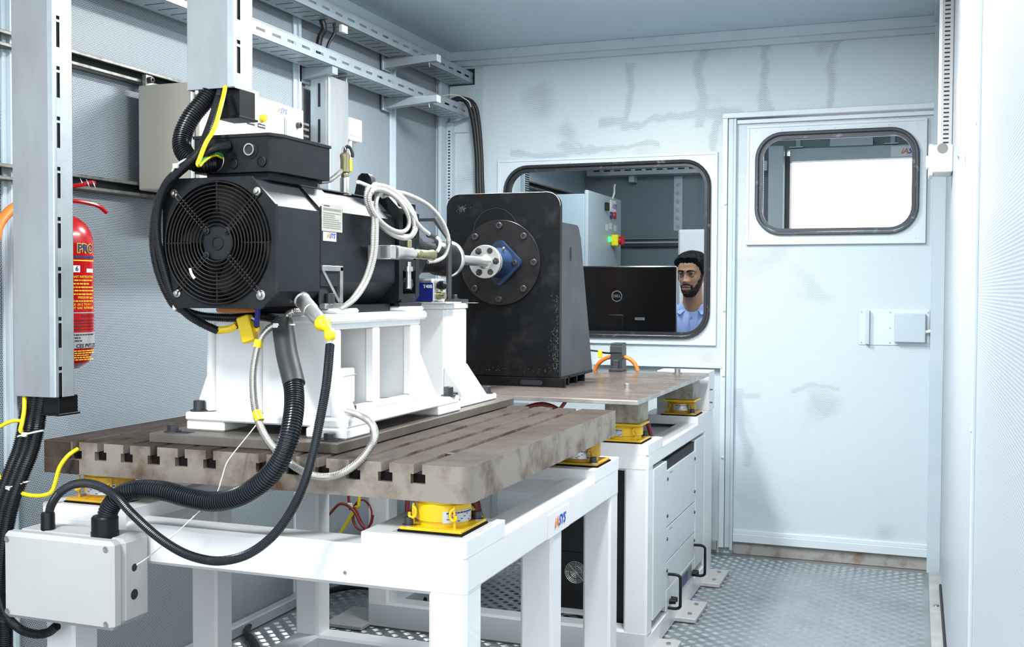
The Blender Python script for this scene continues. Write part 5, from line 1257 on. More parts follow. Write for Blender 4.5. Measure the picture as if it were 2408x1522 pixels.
# ---- black bundle at the far left
for i in range(3):
    o_ = (i-1)*.020
    pts = [(-1.965+i*.021, 2.03, 1.05), (-1.965+i*.021, 2.025, .975)]+[at(u+o_*800, v, Y=y) for u, v, y in ((76, 985, 2.02), (70, 1020, 2.01), (58, 1065, 2.0), (40, 1110, 1.98), (20, 1165, 1.96), (5, 1220, 1.95), (-8, 1300, 1.94), (-12, 1380, 1.94))]+[V(-1.99+o_, 1.95, .45), V(-2.0+o_, 1.96, .2), V(-2.0+o_, 1.97, .02)]
    cable('corrugated_conduit', ('left', 'middle', 'right')[i]+'most black conduit of the bundle hanging from the duct at left edge', pts, .0165, 'conduit', .16, .005, 12, 'conduit')
tie('upper white cable tie round the black bundle at left edge', at(72, 1020, Y=2.0), (.25, 0, -1), .035, .55)
tie('lower white cable tie round the black bundle at left edge', at(36, 1145, Y=1.975), (.4, 0, -1), .038, .55)
cable('corrugated_conduit', 'black conduit curving under the junction box at lower left', T((-6, 1360, 1.93), (0, 1400, 1.93), (15, 1445, 1.93), (45, 1478, 1.935), (80, 1491, 1.94), (112, 1488, 1.945), (134, 1472, 1.945)), .0105, 'conduit', .15, .0040, 12, 'conduit')
cable('earth_wire', 'yellow earth wire hanging from the duct beside the black bundle', T((58, 930, 2.012), (57, 965, 2.0), (52, 995, 1.985), (48, 1012, 1.98), (52, 1016, 1.98)), .0052, 'yellow_wire')
cable('earth_wire', 'yellow earth wire leaving the left edge above the cable tie', T((50, 990, 2.0), (32, 990, 1.99), (12, 997, 1.985), (-10, 1010, 1.98)), .0045, 'yellow_wire')
cable('earth_wire', 'yellow earth wire hanging in a loop from the slotted table corner', T((183, 1056, 2.008), (160, 1072, 1.985), (140, 1100, 1.975), (130, 1135, 1.972), (120, 1158, 1.97), (95, 1166, 1.968), (60, 1163, 1.966), (25, 1148, 1.965), (5, 1128, 1.965), (-12, 1110, 1.965)), .0048, 'yellow_wire')
# ================================================================== UNDER THE TABLE, ON THE BROWN PLATE
rc = []
for i, (n_, m_, q) in enumerate((('red', 'red_wire', ((760, 1210), (800, 1185), (830, 1200), (850, 1235), (870, 1250))), ('dark red', 'red_wire', ((820, 1175), (835, 1195), (848, 1225), (862, 1255))), ('yellow', 'yellow_wire', ((845, 1165), (835, 1195), (815, 1230), (795, 1262))))):
    cable('loose_cable', n_+' loose cable hanging behind the near frame legs', ([V(at(*q[0], Y=3.40+.02*i).x, 3.40+.02*i, .862)] if i != 0 else [V(-1.93, 3.42, .862), V(-1.93, 3.42, .70)])+[at(u, v, Y=3.40+.02*i) for u, v in q], .005 if i < 2 else .006, m_, step=.01)
cable('loose_cable', 'coiled red cable loop hanging behind the near frame legs', [at(852+26*cos(2*pi*k/14)*(1-.01*k), 1212+36*sin(2*pi*k/14), Y=3.43+.003*k) for k in range(30)]+[V(-1.83, 3.5, .70), V(-1.83, 3.5, .862)], .003, 'red_wire', step=.01)
MB_t = thing('cable_tie', 'white cable tie knot on the red cable coil', 'cable tie', tuple(at(823, 1190, Y=3.41)), 'white cable ties')
c = at(823, 1190, Y=3.41); MB().box(c.x-.008, c.x+.008, c.y-.006, c.y+.006, c.z-.01, c.z+.01, .002).build('knot', 'white_plastic', MB_t)
cable('loose_cable', 'yellow cable leaning beside the near right mount', [at(1082, 1140, Y=2.6), at(1100, 1180, Y=2.6), at(1120, 1205, Y=2.6), at(1142, 1222, Y=2.6), at(1165, 1245, Y=2.6)], .004, 'yellow_wire')
cable('loose_cable', 'red cable hanging left of the near right mount', [V(-1.55, 3.38, .862), at(958, 1180, Y=3.36), at(968, 1200, Y=3.36), at(975, 1215, Y=3.36), at(978, 1240, Y=3.36)], .008, 'red_wire')
cable('loose_cable', 'thick red cable hanging right of the near right mount', [at(1112, 1130, Y=2.9)*1.0, at(1118, 1170, Y=2.9), at(1123, 1195, Y=2.9), at(1130, 1225, Y=2.9), at(1136, 1260, Y=2.9)], .011, 'red_wire')
cable('loose_cable', 'brown cable hump seen behind the slotted table end', [at(1225, 965, Y=3.42), at(1250, 955, Y=3.42), at(1275, 951, Y=3.42), at(1300, 957, Y=3.42), at(1322, 970, Y=3.42)], .008, 'red_wire')
cable('loose_cable', 'red cable rising between the table end and the brown plate', [at(1310, 970, Y=3.38), at(1320, 958, Y=3.38), at(1330, 945, Y=3.38)], .006, 'red_wire')
cable('loose_cable', 'brown and grey cable beside the yellow mount of the far frame', [at(1520, 985, Y=3.78), at(1526, 1005, Y=3.78), at(1532, 1030, Y=3.78)], .008, 'red_wire')
cable('floor_cable', 'black cable lying along the floor by the left wall', [at(1000, 1412, Z=.02), (-2.1, 3.9, .02), at(690, 1415, Z=.02), at(630, 1440, Z=.02), at(592, 1462, Z=.02), at(580, 1490, Z=.02), at(600, 1515, Z=.02), (-1.7, 2.7, .02)], .012, 'black_rubber', step=.02)
fp = thing('floor_duct', 'flat galvanised floor duct lying against the left wall', 'floor duct', (-2.2, 3.5, 0))
MB().box(XL+.012, -2.208, 2.4, 4.95, .0015, .042, .004).build('duct', 'galv_side', fp)
cl = thing('cable_clamp', 'small dark grey clamp bracket standing at the rear of the brown plate', 'clamp', (-1.2, 4.52, .875))
cx0, cx1 = at(1435, 850, Y=4.52).x, at(1462, 850, Y=4.52).x
MB().box(cx0, cx1, 4.52, 4.60, .8755, .996, .004).build('post', 'dark_steel_rail', cl)
MB().box(cx0-.001, cx1+.001, 4.516, 4.53, .955, .985, .002).build('cap_plate', 'block_side', cl)
MB().box(cx0+.014, cx1-.012, 4.505, 4.522, .885, .925, .003).build('latch', 'block_side', cl)
MB().box(cx0-.002, cx1+.002, 4.50, 4.602, .8752, .888, .002).build('foot', 'dark_steel_rail', cl)
cable('orange_hose', 'orange hose arching through the grey clamp on the brown plate', [at(1396, 880, Y=4.56), at(1404, 860, Y=4.56), at(1422, 844, Y=4.56), at(1450, 838, Y=4.56), at(1478, 843, Y=4.56), at(1493, 856, Y=4.56), at(1500, 872, Y=4.56)], .009, 'orange', cat='hose')
cable('earth_wire', 'black and green wire with yellow tag reaching the grey clamp', [at(1385, 824, Y=4.5), at(1405, 826, Y=4.5), at(1422, 830, Y=4.52), at(1436, 831, Y=4.54)], .004, 'black_rubber')
c = at(1413, 830, Y=4.5); tag(MB().box(c.x-.012, c.x+.006, c.y-.006, c.y+.004, c.z-.02, c.z+.010, .002).build('wire_tag', 'yellow_tape', org=tuple(c)), 'yellow tag on the wire beside the grey clamp', 'tag')

# ================================================================== CONTROL ROOM BEYOND THE WINDOW
YC = 7.6
walls('floor_2', 'desk_top', (XL-.06, XRW+.12, YB+.1, YC+.1, -.06, 0))
walls('ceiling_2', 'perf_ceil', (XL-.06, XRW+.12, YB+.1, YC+.1, ZC, ZC+.06))
walls('wall_left_2', 'cab_blue', (XL-.06, XL, YB+.1, YC+.1, 0, ZC))
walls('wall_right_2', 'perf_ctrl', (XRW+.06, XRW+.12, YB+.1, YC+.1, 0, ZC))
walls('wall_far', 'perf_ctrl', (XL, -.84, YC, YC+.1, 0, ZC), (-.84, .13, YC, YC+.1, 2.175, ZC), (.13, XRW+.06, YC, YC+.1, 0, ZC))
hd = struct(MB().box(-.815, .13, YC-.05, YC+.05, 2.09, 2.175, .002).build('trim_20', 'cab_face'), 'grey header over the bright doorway seen through the door window')
lp_ = MB().box(-.175, .03, YC-.054, YC-.05, 2.096, 2.165, .001).build('logo_plate', 'sticker', hd)
logo(lp_, (-.065, YC-.0545, 2.130), (1, 0, 0), (0, 0, 1), .048)
struct(MB().box(-.942, -.845, YC-.16, YC-.06, 0, 2.185, .003).build('trim_21', 'cab_face'), 'scratched grey post left of the bright doorway')
struct(MB().box(-.84, -.815, YC-.03, YC+.1, 0, 2.13, .002).build('trim_22', 'dark_steel_rail'), 'dark door jamb of the bright doorway')
bx_ = thing('ceiling_unit', 'flat grey box on top of the header seen through the door window', 'box', (-.4, YC-.06, 2.175))
MB().prism([(-.555, 2.176), (-.285, 2.176), (-.285, 2.225), (-.55, 2.225)], 'y', YC-.10, YC-.005).build('body', 'cab_face', bx_)
for i, x in enumerate((-.765, -.165)):
    h_ = thing('hanger', ('left', 'right')[i]+' flat hanger strap above the bright doorway', 'hanger', (x, YC-.04, 2.18), 'hanger straps above the doorway')
    MB().box(x-.015, x+.015, YC-.012, YC-.004, 2.19, 2.40, .001).build('strap', 'cab_face', h_); MB().box(x-.055, x+.035, YC-.04, YC-.004, 2.183, 2.19, .001).build('foot', 'trim_light', h_)
# slotted tray on the far wall
ct = thing('cable_tray', 'slotted cable tray high on the far control room wall', 'cable tray', (-1.6, YC-.1, 2.12), 'control room cable trays')
zt0 = at(1560, 404, Y=7.45).z; zt1 = at(1560, 391, Y=7.45).z
MB().box(-2.2, -.95, 7.45, 7.453, zt0-.012, zt1+.012, .0005).build('front_flange', 'cab_face', ct)
MB().box(-2.2, -.95, 7.45, 7.59, zt0-.014, zt0-.012, .0005).build('bottom', 'tray', ct)
for k in range(16): MB().box(-2.15+k*.075, -2.105+k*.075, 7.4485, 7.4503, (zt0+zt1)/2-.005, (zt0+zt1)/2+.005, .0003).build('slot', 'slot_dark', ct)
tx_ = at(1485, 410, Y=7.5)
MB().box(tx_.x-.02, tx_.x+.02, 7.5, 7.59, zt0-.06, zt0-.014, .002).build('bracket', 'cab_face', ct)
# double rail on far wall
rl = thing('strut_rail', 'dark horizontal double rail on the far control room wall', 'rail', (-1.7, YC, 1.52))
za, zb_ = at(1520, 561, Y=7.56).z, at(1520, 580, Y=7.56).z
MB().box(-2.2, -1.2, 7.56, 7.60, zb_, za, .001).build('channel', 'dark_steel_rail', rl)
MB().box(-2.2, -1.2, 7.55, 7.562, (za+zb_)/2-.006, (za+zb_)/2+.006, .001).build('lip', 'cab_face', rl)
MB().box(-2.2, -1.2, 7.55, 7.562, za-.004, za, .001).build('lip', 'cab_face', rl)
vs_ = thing('punched_strip', 'vertical punched strip on the far wall above the white panel', 'strip', (-1.6, 7.59, 1.8))
px_ = at(1594, 500, Y=7.59).x
MB().box(px_-.03, px_+.03, 7.594, 7.599, 1.64, 2.02, .001).build('strip', 'trim', vs_)
for k in range(6): MB().lathe((px_, 7.594, 1.67+k*.058), (px_, 7.590, 1.67+k*.058), [(0, .016), (.002, .016), (.003, .010)], 16).build('boss', 'cab_blue', vs_)
# white panel behind the man
a_, b_ = at(1595, 540, Y=6.75), at(1760, 540, Y=6.75)
wc = thing('white_cabinet', 'pale grey cabinet standing behind the man', 'cabinet', ((a_.x+b_.x)/2, 6.9, 0))
MB().box(a_.x, b_.x, 6.75, 7.15, 0, a_.z, .008).build('body', 'pale_cabinet', wc)
MB().box(a_.x+.01, b_.x-.01, 6.742, 6.751, .08, a_.z-.012, .004).build('door', 'pale_cabinet', wc)
# grey electrical cabinet
ec = thing('electrical_cabinet', 'grey electrical cabinet with yellow and red main switch in the control room', 'cabinet', (-1.98, 6.6, 0))
MB().box(-2.12, -1.856, 6.24, 7.02, .9, 1.793, .005).build('body', 'cab_blue', ec)
MB().box(-1.858, -1.835, 6.243, 7.017, .903, 1.815, .005).build('door', 'cab_face', ec)
MB().box(-2.1, -1.88, 6.3, 6.96, 0, .9, .003).build('plinth', 'cab_blue', ec)
def onface(u, v): return at(u, v, X=-1.835)
c = onface(1441, 486); MB().box(-1.836, -1.832, c.y-.06, c.y+.07, c.z-.035, c.z+.04, .001).build('logo_plate', 'sticker', ec)
logo(ec, (-1.8315, c.y+.02, c.z), (0, 1, 0), (0, 0, 1), .045)
c = onface(1424, 486); MB().box(-1.836, -1.815, c.y-.025, c.y+.025, c.z-.025, c.z+.025, .004).build('key_switch', 'black_plastic', ec)
for u, m_ in ((1436, 'blue_wire'), (1444, 'red')):
    c = onface(u, 507); MB().lathe((-1.836, c.y, c.z), (-1.8, c.y, c.z), [(0, .024), (.012, .022), (.014, .018)], 20).build('push_button', 'navy' if u < 1440 else 'red', ec)
c = onface(1432, 563); MB().lathe((-1.836, c.y, c.z), (-1.8, c.y, c.z), [(0, .018), (.014, .016), (.016, .012)], 16).build('green_lamp', 'led_green', ec)
c = onface(1440, 566); ms = MB().box(-1.836, -1.79, c.y-.036, c.y+.036, c.z-.036, c.z+.036, .006).build('main_switch', 'yellow_wire', ec)
MB().lathe((-1.79, c.y, c.z), (-1.7, c.y, c.z), [(0, .026), (.015, .024), (.017, .02)], 24).build('collar', 'red', ms)
MB().box(-1.778, -1.755, c.y-.010, c.y+.010, c.z-.028, c.z+.028, .004).build('handle', 'red', ms)
for (u, v) in ((1427, 535), (1436, 532), (1447, 537)): 
    c = onface(u, v); MB().box(-1.836, -1.834, c.y-.03, c.y+.03, c.z-.02, c.z+.02, .0005).build('faded_label', 'panel_grey', ec)
c = onface(1440, 468); MB().tube([c, c+V(.01, .01, .04), c+V(.012, 0, .07), c+V(.02, -.01, .09)], .006, 8).build('cable_stub', 'cream', ec)
# post and trunking on the left of the control room
struct(MB().box(XL, XL+.06, 5.95, 6.08, 0, ZC, .002).build('trim_23', 'cab_face'), 'grey post on the left wall of the control room')
tk2 = thing('cable_trunking', 'ribbed cable trunking beside the post in the control room', 'trunking', (-2.2, 6.15, .9))
MB().box(XL, -2.19, 6.12, 6.20, .9, ZC, .002).build('channel', 'cab_face', tk2)
for k in range(60): MB().box(-2.191, -2.187, 6.125, 6.195, 1.6+k*.0132, 1.607+k*.0132, .0005).build('slot', 'slot_dark', tk2)
strut('wall rail above the grey electrical cabinet in the control room', 6.3, 7.5, 1.865, XL)
ul = thing('cable_tray', 'short cable tray under the control room ceiling above the grey cabinet', 'cable tray', (-2.1, 6.6, 2.1), 'control room cable trays')
MB().box(-2.21, -1.95, 6.1, 7.3, 2.09, 2.093, .0005).build('bottom', 'tray', ul); MB().box(-1.953, -1.95, 6.1, 7.3, 2.09, 2.14, .0005).build('front_flange', 'tray', ul)
luminaire('added control room fill lamp above the desk', -1.5, 5.6, .6, .16)  # unseen lamp, added to light the control room and the man's face
luminaire('added control room fill lamp near the bright doorway', -.35, 5.62, .6, .16)  # second added lamp, kept out of sight, brightens the control room
# desk, monitor
dk = thing('desk', 'plain grey control desk under the monitor', 'desk', (-1.3, 5.6, 0))
MB().box(-2.1, -.75, 5.24, 5.92, .72, .75, .004).build('top', 'desk_top', dk)
for x in (-2.06, -.82):
    for y in (5.27, 5.85): MB().box(x, x+.04, y, y+.04, 0, .72, .002).build('leg', 'grey_paint', dk)
mn = thing('monitor', 'black computer monitor seen from behind with round DELL badge', 'monitor', (-1.43, 5.42, .75))
MB().box(-1.735, -1.126, 5.395, 5.43, .985, 1.345, .006).build('casing', 'screen_black', mn)
MB().box(-1.72, -1.14, 5.430, 5.432, 1.005, 1.33, .0005).build('screen', 'ink_navy', mn)
bc_ = V(-1.430, 5.3940, 1.192)
bd = MB().torus(bc_, (0, 1, 0), .026, .0022, 40, 6).build('badge', 'ink_white', mn)
text(bd, 'DELL', bc_+V(0, -.0008, 0), (1, 0, 0), (0, 0, 1), .0185, 'ink_white', bold=.0004)
lb = MB().box(-1.335, -1.285, 5.3935, 5.3955, 1.072, 1.085, .0005).build('asset_label', 'ink_white', mn)
textlines(lb, (-1.31, 5.3932, 1.0785), (1, 0, 0), (0, 0, 1), .036, .006, 1, 'ink_black', 9)
MB().box(-1.47, -1.39, 5.37, 5.40, .77, 1.10, .006).build('stand_neck', 'screen_black', mn)
MB().box(-1.56, -1.30, 5.31, 5.50, .7505, .772, .006).build('stand_foot', 'screen_black', mn)
# papers on the desk behind the glass
tag(MB().box(-1.56, -1.36, 5.27, 5.31, .7502, .7515, .0002).build('paper', 'sticker', org=(-1.46, 5.29, .75)), 'white paper lying on the desk edge under the monitor', 'paper')

# ================================================================== THE MAN AT THE DESK
man = thing('person', 'man with short black hair and beard in a light blue shirt sitting behind the monitor', 'person', (-1.156, 6.05, 0))
HC = V(-1.156, 5.955, 1.308)      # head centre
yaw = radians(-13)                 # turned a little to the photo's left
def interp(tab, z):
    for (a, va), (b, vb) in zip(tab, tab[1:]):
        if a <= z <= b:
            t = (z-a)/(b-a); t = t*t*(3-2*t); return va+(vb-va)*t
    return tab[-1][1] if z > tab[-1][0] else tab[0][1]
Wt = [(-1, .24), (-.9, .44), (-.7, .64), (-.45, .80), (-.2, .89), (.1, .96), (.4, 1.0), (.65, .90), (.8, .72), (.9, .53), (.96, .34), (.99, .17), (1, .02)]
Ft = [(-1, .76), (-.93, .90), (-.8, .96), (-.6, .94), (-.3, .95), (0, .94), (.2, .97), (.5, .93), (.7, .79), (.84, .60), (.93, .40), (.98, .22), (1, .02)]
Bt = [(-1, .02), (-.8, .12), (-.55, .36), (-.35, .62), (-.1, .84), (.2, .98), (.5, 1.0), (.75, .84), (.88, .60), (.96, .35), (.99, .18), (1, .02)]
HW, HD, HH = .070, .088, .114
def gs(x, s): return math.exp(-(x/s)**2)
def head_pt(zn, ph, off=0):
    """zn -1..1 chin to crown, ph angle from the face direction (-y local); returns local point"""
    w = HW*interp(Wt, zn); fd = HD*interp(Ft, zn); bdp = HD*1.06*interp(Bt, zn)
    s, c = sin(ph), cos(ph)
    x = w*math.copysign(abs(s)**.88, s); y = -(fd if c > 0 else bdp)*math.copysign(abs(c)**(.80 if c > 0 else .95), c); z = HH*zn
    if c > 0:
        k = 0
        k += .0235*gs(x, .0085+.006*max(0, -(zn+.0))*2)*interp([(-1, 0), (-.42, 0), (-.335, .75), (-.28, 1), (-.1, .70), (.12, .22), (.22, .05), (1, 0)], zn)
        k += .008*gs(abs(x)-.0125, .008)*gs(zn+.30, .075)          # nostril wings
        k -= .0135*gs(abs(x)-.032, .0175)*gs(zn-.055, .13)           # sockets
        k += .0065*gs(abs(x)-.030, .026)*gs(zn-.215, .075)          # brow ridge
        k += .004*gs(abs(x)-.046, .018)*gs(zn+.16, .16)            # cheek bones
        k += .0065*gs(x, .021)*gs(zn+.535, .045)+.0075*gs(x, .018)*gs(zn+.635, .05)  # lips
        k -= .005*gs(x, .02)*gs(zn+.585, .018)
        k -= .004*gs(x, .024)*gs(zn+.735, .05)
        k += .006*gs(x, .02)*gs(zn+.88, .09)                        # chin
        y -= k
    p = V(x, y, z)
    if off:
        n = V(x/HW**2, y/HD**2, z/HH**2).normalized(); p = p+n*off
    return p
RZ = Matrix.Rotation(yaw, 3, 'Z') @ Matrix.Rotation(radians(3), 3, 'X')
def hw(p): return HC+RZ @ p
NZ, NP = 64, 96
zs = [sin(pi/2*(-1+2*i/NZ)) for i in range(NZ+1)]
mb = MB(); vs = [hw(head_pt(z, 2*pi*k/NP)) for z in zs for k in range(NP)]
fs = [(i*NP+k, i*NP+(k+1) % NP, (i+1)*NP+(k+1) % NP, (i+1)*NP+k) for i in range(NZ) for k in range(NP)]
fs.append(tuple(range(NP))[::-1])
mb.add(vs, fs)
# neck running down into the chest
def loft(mb, rings, n=36, cap=True):
    """rings: (centre, half x, half y[, power])"""
    vs = []; fs = []
    for c, a, b in rings:
        for k in range(n):
            w = 2*pi*k/n; cs, sn = cos(w), sin(w)
            vs.append((c[0]+a*math.copysign(abs(cs)**.82, cs), c[1]+b*math.copysign(abs(sn)**.82, sn), c[2]))
    for i in range(len(rings)-1):
        for k in range(n):
            k2 = (k+1) % n; fs.append((i*n+k, i*n+k2, (i+1)*n+k2, (i+1)*n+k))
    if cap: fs.append(tuple(range(n))[::-1]); m = (len(rings)-1)*n; fs.append(tuple(m+k for k in range(n)))
    mb.add(vs, fs)
hx, hy = HC.x, HC.y
loft(mb, [((hx+.002, hy+.055, .98), .11, .07), ((hx+.002, hy+.050, 1.06), .085, .062), ((hx+.002, hy+.040, 1.10), .062, .056), ((hx+.002, hy+.032, 1.14), .057, .054), ((hx+.002, hy+.026, 1.19), .055, .053), ((hx, hy+.022, 1.24), .053, .054), ((hx, hy+.018, 1.29), .046, .05)])
# ears
for sx in (-1, 1):
    q = []
    for i in range(13):
        w = -.5+2*pi*i/12*.86
        q.append(hw(V(sx*(HW*.97+.014+.005*cos(w)), .008+.013*cos(w+.2), .004+.030*sin(w))))
    mb.tube(q, .0052, 8, step=.004)
    mb.sphere(hw(V(sx*(HW*.95+.006), .008, .002)), .012, 12, 8, (.5, 1, 2.0))
# arms and hands reaching to the keyboard
for sx in (-1, 1):
    wr = V(hx+sx*.11, 5.72, .80)
    loftp = [V(hx+sx*.20, hy+.06, .92), V(hx+sx*.17, 5.86, .82), wr]
    mb.tube(loftp, .030, 12, step=.02)
    mb.tube([wr, wr+V(-sx*.005, -.04, -.012), wr+V(-sx*.008, -.085, -.018)], lambda t: .028+.010*sin(pi*min(t*1.2, 1)), 12, step=.01)
    for j, (dx, L) in enumerate(((-.030, .062), (-.010, .074), (.010, .078), (.030, .070))):
        b0 = wr+V(dx, -.075, -.016)
        mb.tube([b0, b0+V(dx*.1, -L*.45, .010), b0+V(dx*.15, -L*.8, .002), b0+V(dx*.15, -L, -.016)], .0082, 8, step=.006)
    mb.tube([wr+V(-sx*.026, -.02, -.008), wr+V(-sx*.048, -.045, -.010), wr+V(-sx*.052, -.080, -.018)], .0098, 8, step=.006)
body = mb.build('body', 'skin', man, angle=3)
# face details
for sx in (-1, 1):
    el = V(sx*.0305, -.0695, .0055); MB().sphere(hw(el), .0108, 18, 12).build('eyeball', 'eye_white', man)
    g = hw(el+V(.0006, -.0090, -.0006)); MB().sphere(g, .0052, 14, 10, (1, .5, 1)).build('iris', 'iris', man)
    for up in (1, -1):
        mb = MB(); vs = []; na, ne = 16, 7
        for i in range(na+1):
            az = radians(-80+160*i/na); e0 = radians((24 if up > 0 else 17)*max(0, cos(az*1.05))+(1 if up > 0 else -1))
            for j in range(ne):
                ev = up*(e0+(radians(80)-e0)*j/(ne-1)); r_ = .0124 if j == 0 else .0128+.0008*j
                vs.append(hw(el+V(r_*sin(az)*cos(ev)*1.18, -r_*cos(az)*cos(ev), r_*sin(ev))))
        mb.add(vs, [(i*ne+j, (i+1)*ne+j, (i+1)*ne+j+1, i*ne+j+1) for i in range(na) for j in range(ne-1)])
        mb.build('eyelid', 'skin', man, angle=3)
        if up > 0: MB().tube([vs[i*ne] for i in range(0, na+1, 2)], .0009, 6, step=.002).build('lash_line', 'hair', man)
    q = [hw(V(sx*(.011+.036*t), -.0885-.004*sin(pi*t)+.013*t*t, .0215+.0065*sin(pi*t*.8)-.003*t)) for t in (0, .2, .4, .6, .8, 1)]
    MB().tube(q, lambda t: .0050*(1-.5*t)*(.7+.3*sin(pi*min(1, t+.25))), 8, step=.002).build('eyebrow', 'hair', man)
for up, zc, th in ((1, -.535, .0042), (-1, -.628, .0052)):
    q = []
    for i in range(11):
        w = (i/10-.5)*2; q.append(hw(V(w*.0225, head_pt(zc, w*.30).y-.0005+.002*w*w, HH*zc+(.003*(1-w*w) if up > 0 else -.003*(1-w*w))+(.0015 if abs(w) < .2 and up > 0 else 0))))
    MB().tube(q, lambda t, th=th: th*(.35+.65*sin(pi*min(max(t, .02), .98))), 8, step=.002).build('lip', 'skin_lip', man)
for sx in (-1, 1): MB().sphere(hw(V(sx*.0072, -.1005, HH*-.37)), .0032, 8, 6, (1, .8, .6)).build('nostril', 'hair', man)
# beard and moustache, hair: shells grown from the head surface
def wrapa(ph): return (ph+pi) % (2*pi)-pi
def sm(t): t = min(1, max(0, t)); return t*t*(3-2*t)
def shell(name, m, margin, thick, fade, rough=0, nz=150, np_=220):
    """shell over the head where margin(z, ph) > 0; swells from the skin over `fade`"""
    mb = MB(); idx = {}; vs = []; fs = []; rnd = random.Random(7)
    zz = [sin(pi/2*(-1+2*i/nz)) for i in range(nz+1)]
    mg = {(i, k): margin(zz[i], 2*pi*k/np_) for i in range(nz+1) for k in range(np_)}
    def vid(i, k):
        if (i, k) not in idx:
            z, ph = zz[i], 2*pi*k/np_
            t = sm(mg[i, k]/fade)*thick(z, ph)*(1+rough*(rnd.random()-.5))-.0004+.0009*sm(mg[i, k]/fade*4)
            idx[i, k] = len(vs); vs.append(hw(head_pt(z, ph, t)))
        return idx[i, k]
    for i in range(nz):
        for k in range(np_):
            k2 = (k+1) % np_
            if max(mg[i, k], mg[i, k2], mg[i+1, k2], mg[i+1, k]) > 0: fs.append((vid(i, k), vid(i, k2), vid(i+1, k2), vid(i+1, k)))
    mb.add(vs, fs); return mb.build(name, m, man, angle=3)
def beard_m(z, ph):
    a = abs(wrapa(ph)); x = abs(head_pt(z, ph).x)
    j = .0007*sin(37*a+50*z)+.0006*sin(91*z+13*a)
    lim = interp([(-1, -.01), (-.79, -.01), (-.745, .010), (-.66, .029), (-.5, .043), (-.35, .051), (-.1, .060), (.15, .066)], z)
    return min((x-lim+j)/.012, (1.60-a)*4, (.14-z)*5)
shell('beard', 'beard', beard_m, lambda z, ph: .0030+.006*max(0, -z-.5), 1.0, .5)
def mous_m(z, ph):
    a = abs(wrapa(ph)); x = abs(head_pt(z, ph).x)
    if a > 1.2: return -1
    up = min((.030-x)/.006, (z+.500-.03*(x/.03)**2)/.03, (-.405-z-.06*(x/.03)**2)/.03)
    side = min((.0055-abs(x-.0295))/.004, (-.45-z)/.05, (z+.83)/.05)
    soul = min((.006-x)/.004, (-.70-z)/.02, (z+.78)/.02)
    return max(up, side)
shell('moustache', 'beard', mous_m, lambda z, ph: .0024, 1.0, .5)
def hair_m(z, ph):
    aw = wrapa(ph); a = abs(aw)
    hl = interp([(0, .575), (.5, .585), (.80, .50), (1.02, .36), (1.20, .22), (1.34, -.02), (1.52, .02), (1.75, .14), (2.1, -.2), (2.5, -.45), (3.2, -.5)], a)
    return (z-hl+.018*sin(23*aw)+.01*sin(57*aw))*3
def hair_th(z, ph):
    a = wrapa(ph); f = max(0, cos(a)); top = sm((z-.15)/.5)
    return .008+.011*top+.009*f*top*sm((.98-z)/.4)+.0025*top*(sin(7*a+5*z)+sin(13*a-9*z))*sm((1-z)/.1)
shell('hair', 'hair', hair_m, hair_th, .55, .10)
# shirt
mb = MB(); sy = hy+.075
rings = [((hx, sy+.05, .62), .175, .125), ((hx, sy+.04, .75), .178, .128), ((hx, sy+.02, .90), .190, .125), ((hx, sy+.01, .99), .205, .120), ((hx, sy, 1.05), .212, .110), ((hx, sy-.002, 1.09), .195, .095), ((hx, sy-.006, 1.115), .155, .083), ((hx, sy-.012, 1.135), .105, .074), ((hx, sy-.018, 1.15), .072, .066)]
loft(mb, rings, 48, cap=False)
for sx in (-1, 1):
    mb.tube([V(hx+sx*.155, sy, 1.055), V(hx+sx*.205, sy-.005, 1.0), V(hx+sx*.225, sy-.02, .93), V(hx+sx*.215, sy-.04, .87)], lambda t: .062-.008*t, 16, step=.02)
    mb.tube([V(hx+sx*.216, sy-.035, .88), V(hx+sx*.20, 5.93, .84), V(hx+sx*.15, 5.83, .81), V(hx+sx*.115, 5.735, .80)], lambda t: .052-.014*t, 16, step=.02)
sh_ = mb.build('shirt', 'shirt', man, angle=2)
# open collar: two leaves meeting below the throat, standing round the neck
mb = MB(); inner, outer, tops = [], [], []
for i in range(25):
    w = radians(-148+296*i/24); fr = abs(w)/radians(148)      # 0 at the back, 1 at the front
    cxn, cyn = hx+.002, sy-.028
    r1 = .057+.006*fr
    top = V(cxn+sin(w)*r1, cyn+cos(w)*(r1+.004), 1.178-.064*fr**2.2)
    out_ = V(cxn+sin(w)*(r1+.016+.030*fr), cyn+cos(w)*(r1+.020+.022*fr), 1.142-.050*fr**1.6)
    inner.append(top); outer.append(out_); tops.append(top+V(sin(w)*.003, cos(w)*.003, .003))
vs = inner+tops+outer; n = 25
fs = [(n+i, n+i+1, 2*n+i+1, 2*n+i) for i in range(n-1)]+[(i, i+1, n+i+1, n+i) for i in range(n-1)]
vs += [p+V(-sin(0), 0, 0)+(V(hx, sy, p.z)-p).normalized()*.004 for p in outer]
fs += [(2*n+i, 2*n+i+1, 3*n+i+1, 3*n+i) for i in range(n-1)]
mb.add(vs, fs); mb.build('collar', 'shirt', sh_, angle=2)
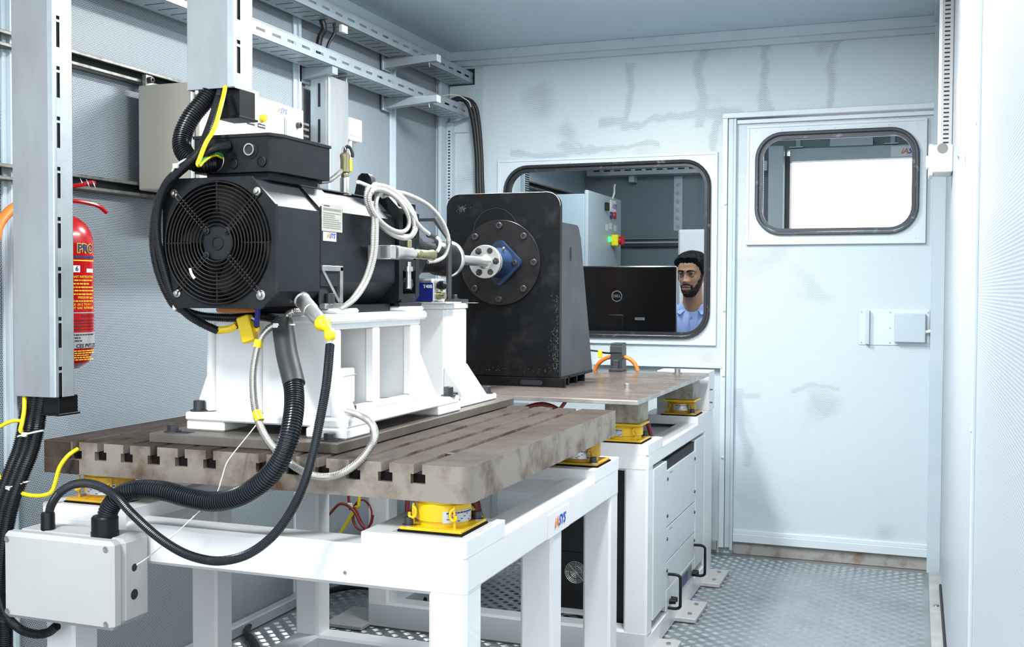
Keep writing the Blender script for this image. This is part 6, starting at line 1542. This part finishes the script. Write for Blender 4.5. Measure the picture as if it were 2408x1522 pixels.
MB().tube([(hx-.006, sy-.098, 1.088), (hx-.008, sy-.112, 1.05), (hx-.010, sy-.120, .99), (hx-.012, sy-.118, .90)], .0022, 6, step=.01).build('placket_seam', 'shirt_dark', sh_)
for z, dy in ((1.075, .106), (.992, .1225), (.91, .118)): MB().lathe((hx+.004, sy-dy, z), (hx+.004, sy-dy-.01, z), [(0, .0058), (.002, .0055), (.0025, .003)], 12).build('button', 'shirt_dark', sh_)
# skin seen in the open neck is the body; trousers and shoes below the desk
mb = MB()
loft(mb, [((hx, sy+.08, .47), .175, .15), ((hx, sy+.07, .56), .178, .14), ((hx, sy+.055, .66), .172, .126)], 32)
for sx in (-1, 1):
    mb.tube([V(hx+sx*.09, sy+.02, .54), V(hx+sx*.11, 5.85, .545), V(hx+sx*.12, 5.62, .53), V(hx+sx*.12, 5.56, .47), V(hx+sx*.12, 5.60, .28), V(hx+sx*.12, 5.63, .09)], lambda t: .082-.030*t, 16, step=.03)
mb.build('trousers', 'trousers', man, angle=2)
for sx in (-1, 1):
    x = hx+sx*.12; MB().prism([(5.40, .02), (5.42, .06), (5.52, .085), (5.57, .12), (5.68, .12), (5.69, .02)], 'x', x-.042, x+.042).build('shoe', 'black_rubber', man)
oc = thing('office_chair', 'dark office chair under the sitting man', 'chair', (hx, 6.1, 0))
MB().box(hx-.24, hx+.24, 5.82, 6.30, .40, .465, .02).build('seat', 'black_plastic', oc)
MB().box(hx-.20, hx+.20, 6.27, 6.32, .52, .95, .02).build('backrest', 'black_plastic', oc)
MB().box(hx-.03, hx+.03, 6.29, 6.33, .42, .60, .005).build('back_bar', 'black_plastic', oc)
MB().cyl((hx, 6.06, .09), (hx, 6.06, .41), .025, 14).build('gas_column', 'dark_bolt', oc)
for k in range(5):
    a = 2*pi*k/5; e = V(hx+.28*cos(a), 6.06+.28*sin(a), .055)
    MB().tube([V(hx, 6.06, .10), (V(hx, 6.06, .10)+e)/2+V(0, 0, .01), e+V(0, 0, .02)], .018, 8, step=.03).build('leg', 'black_plastic', oc)
    MB().cyl(e+V(-.012, 0, -.027), e+V(.012, 0, -.027), .027, 14).build('castor', 'black_rubber', oc)
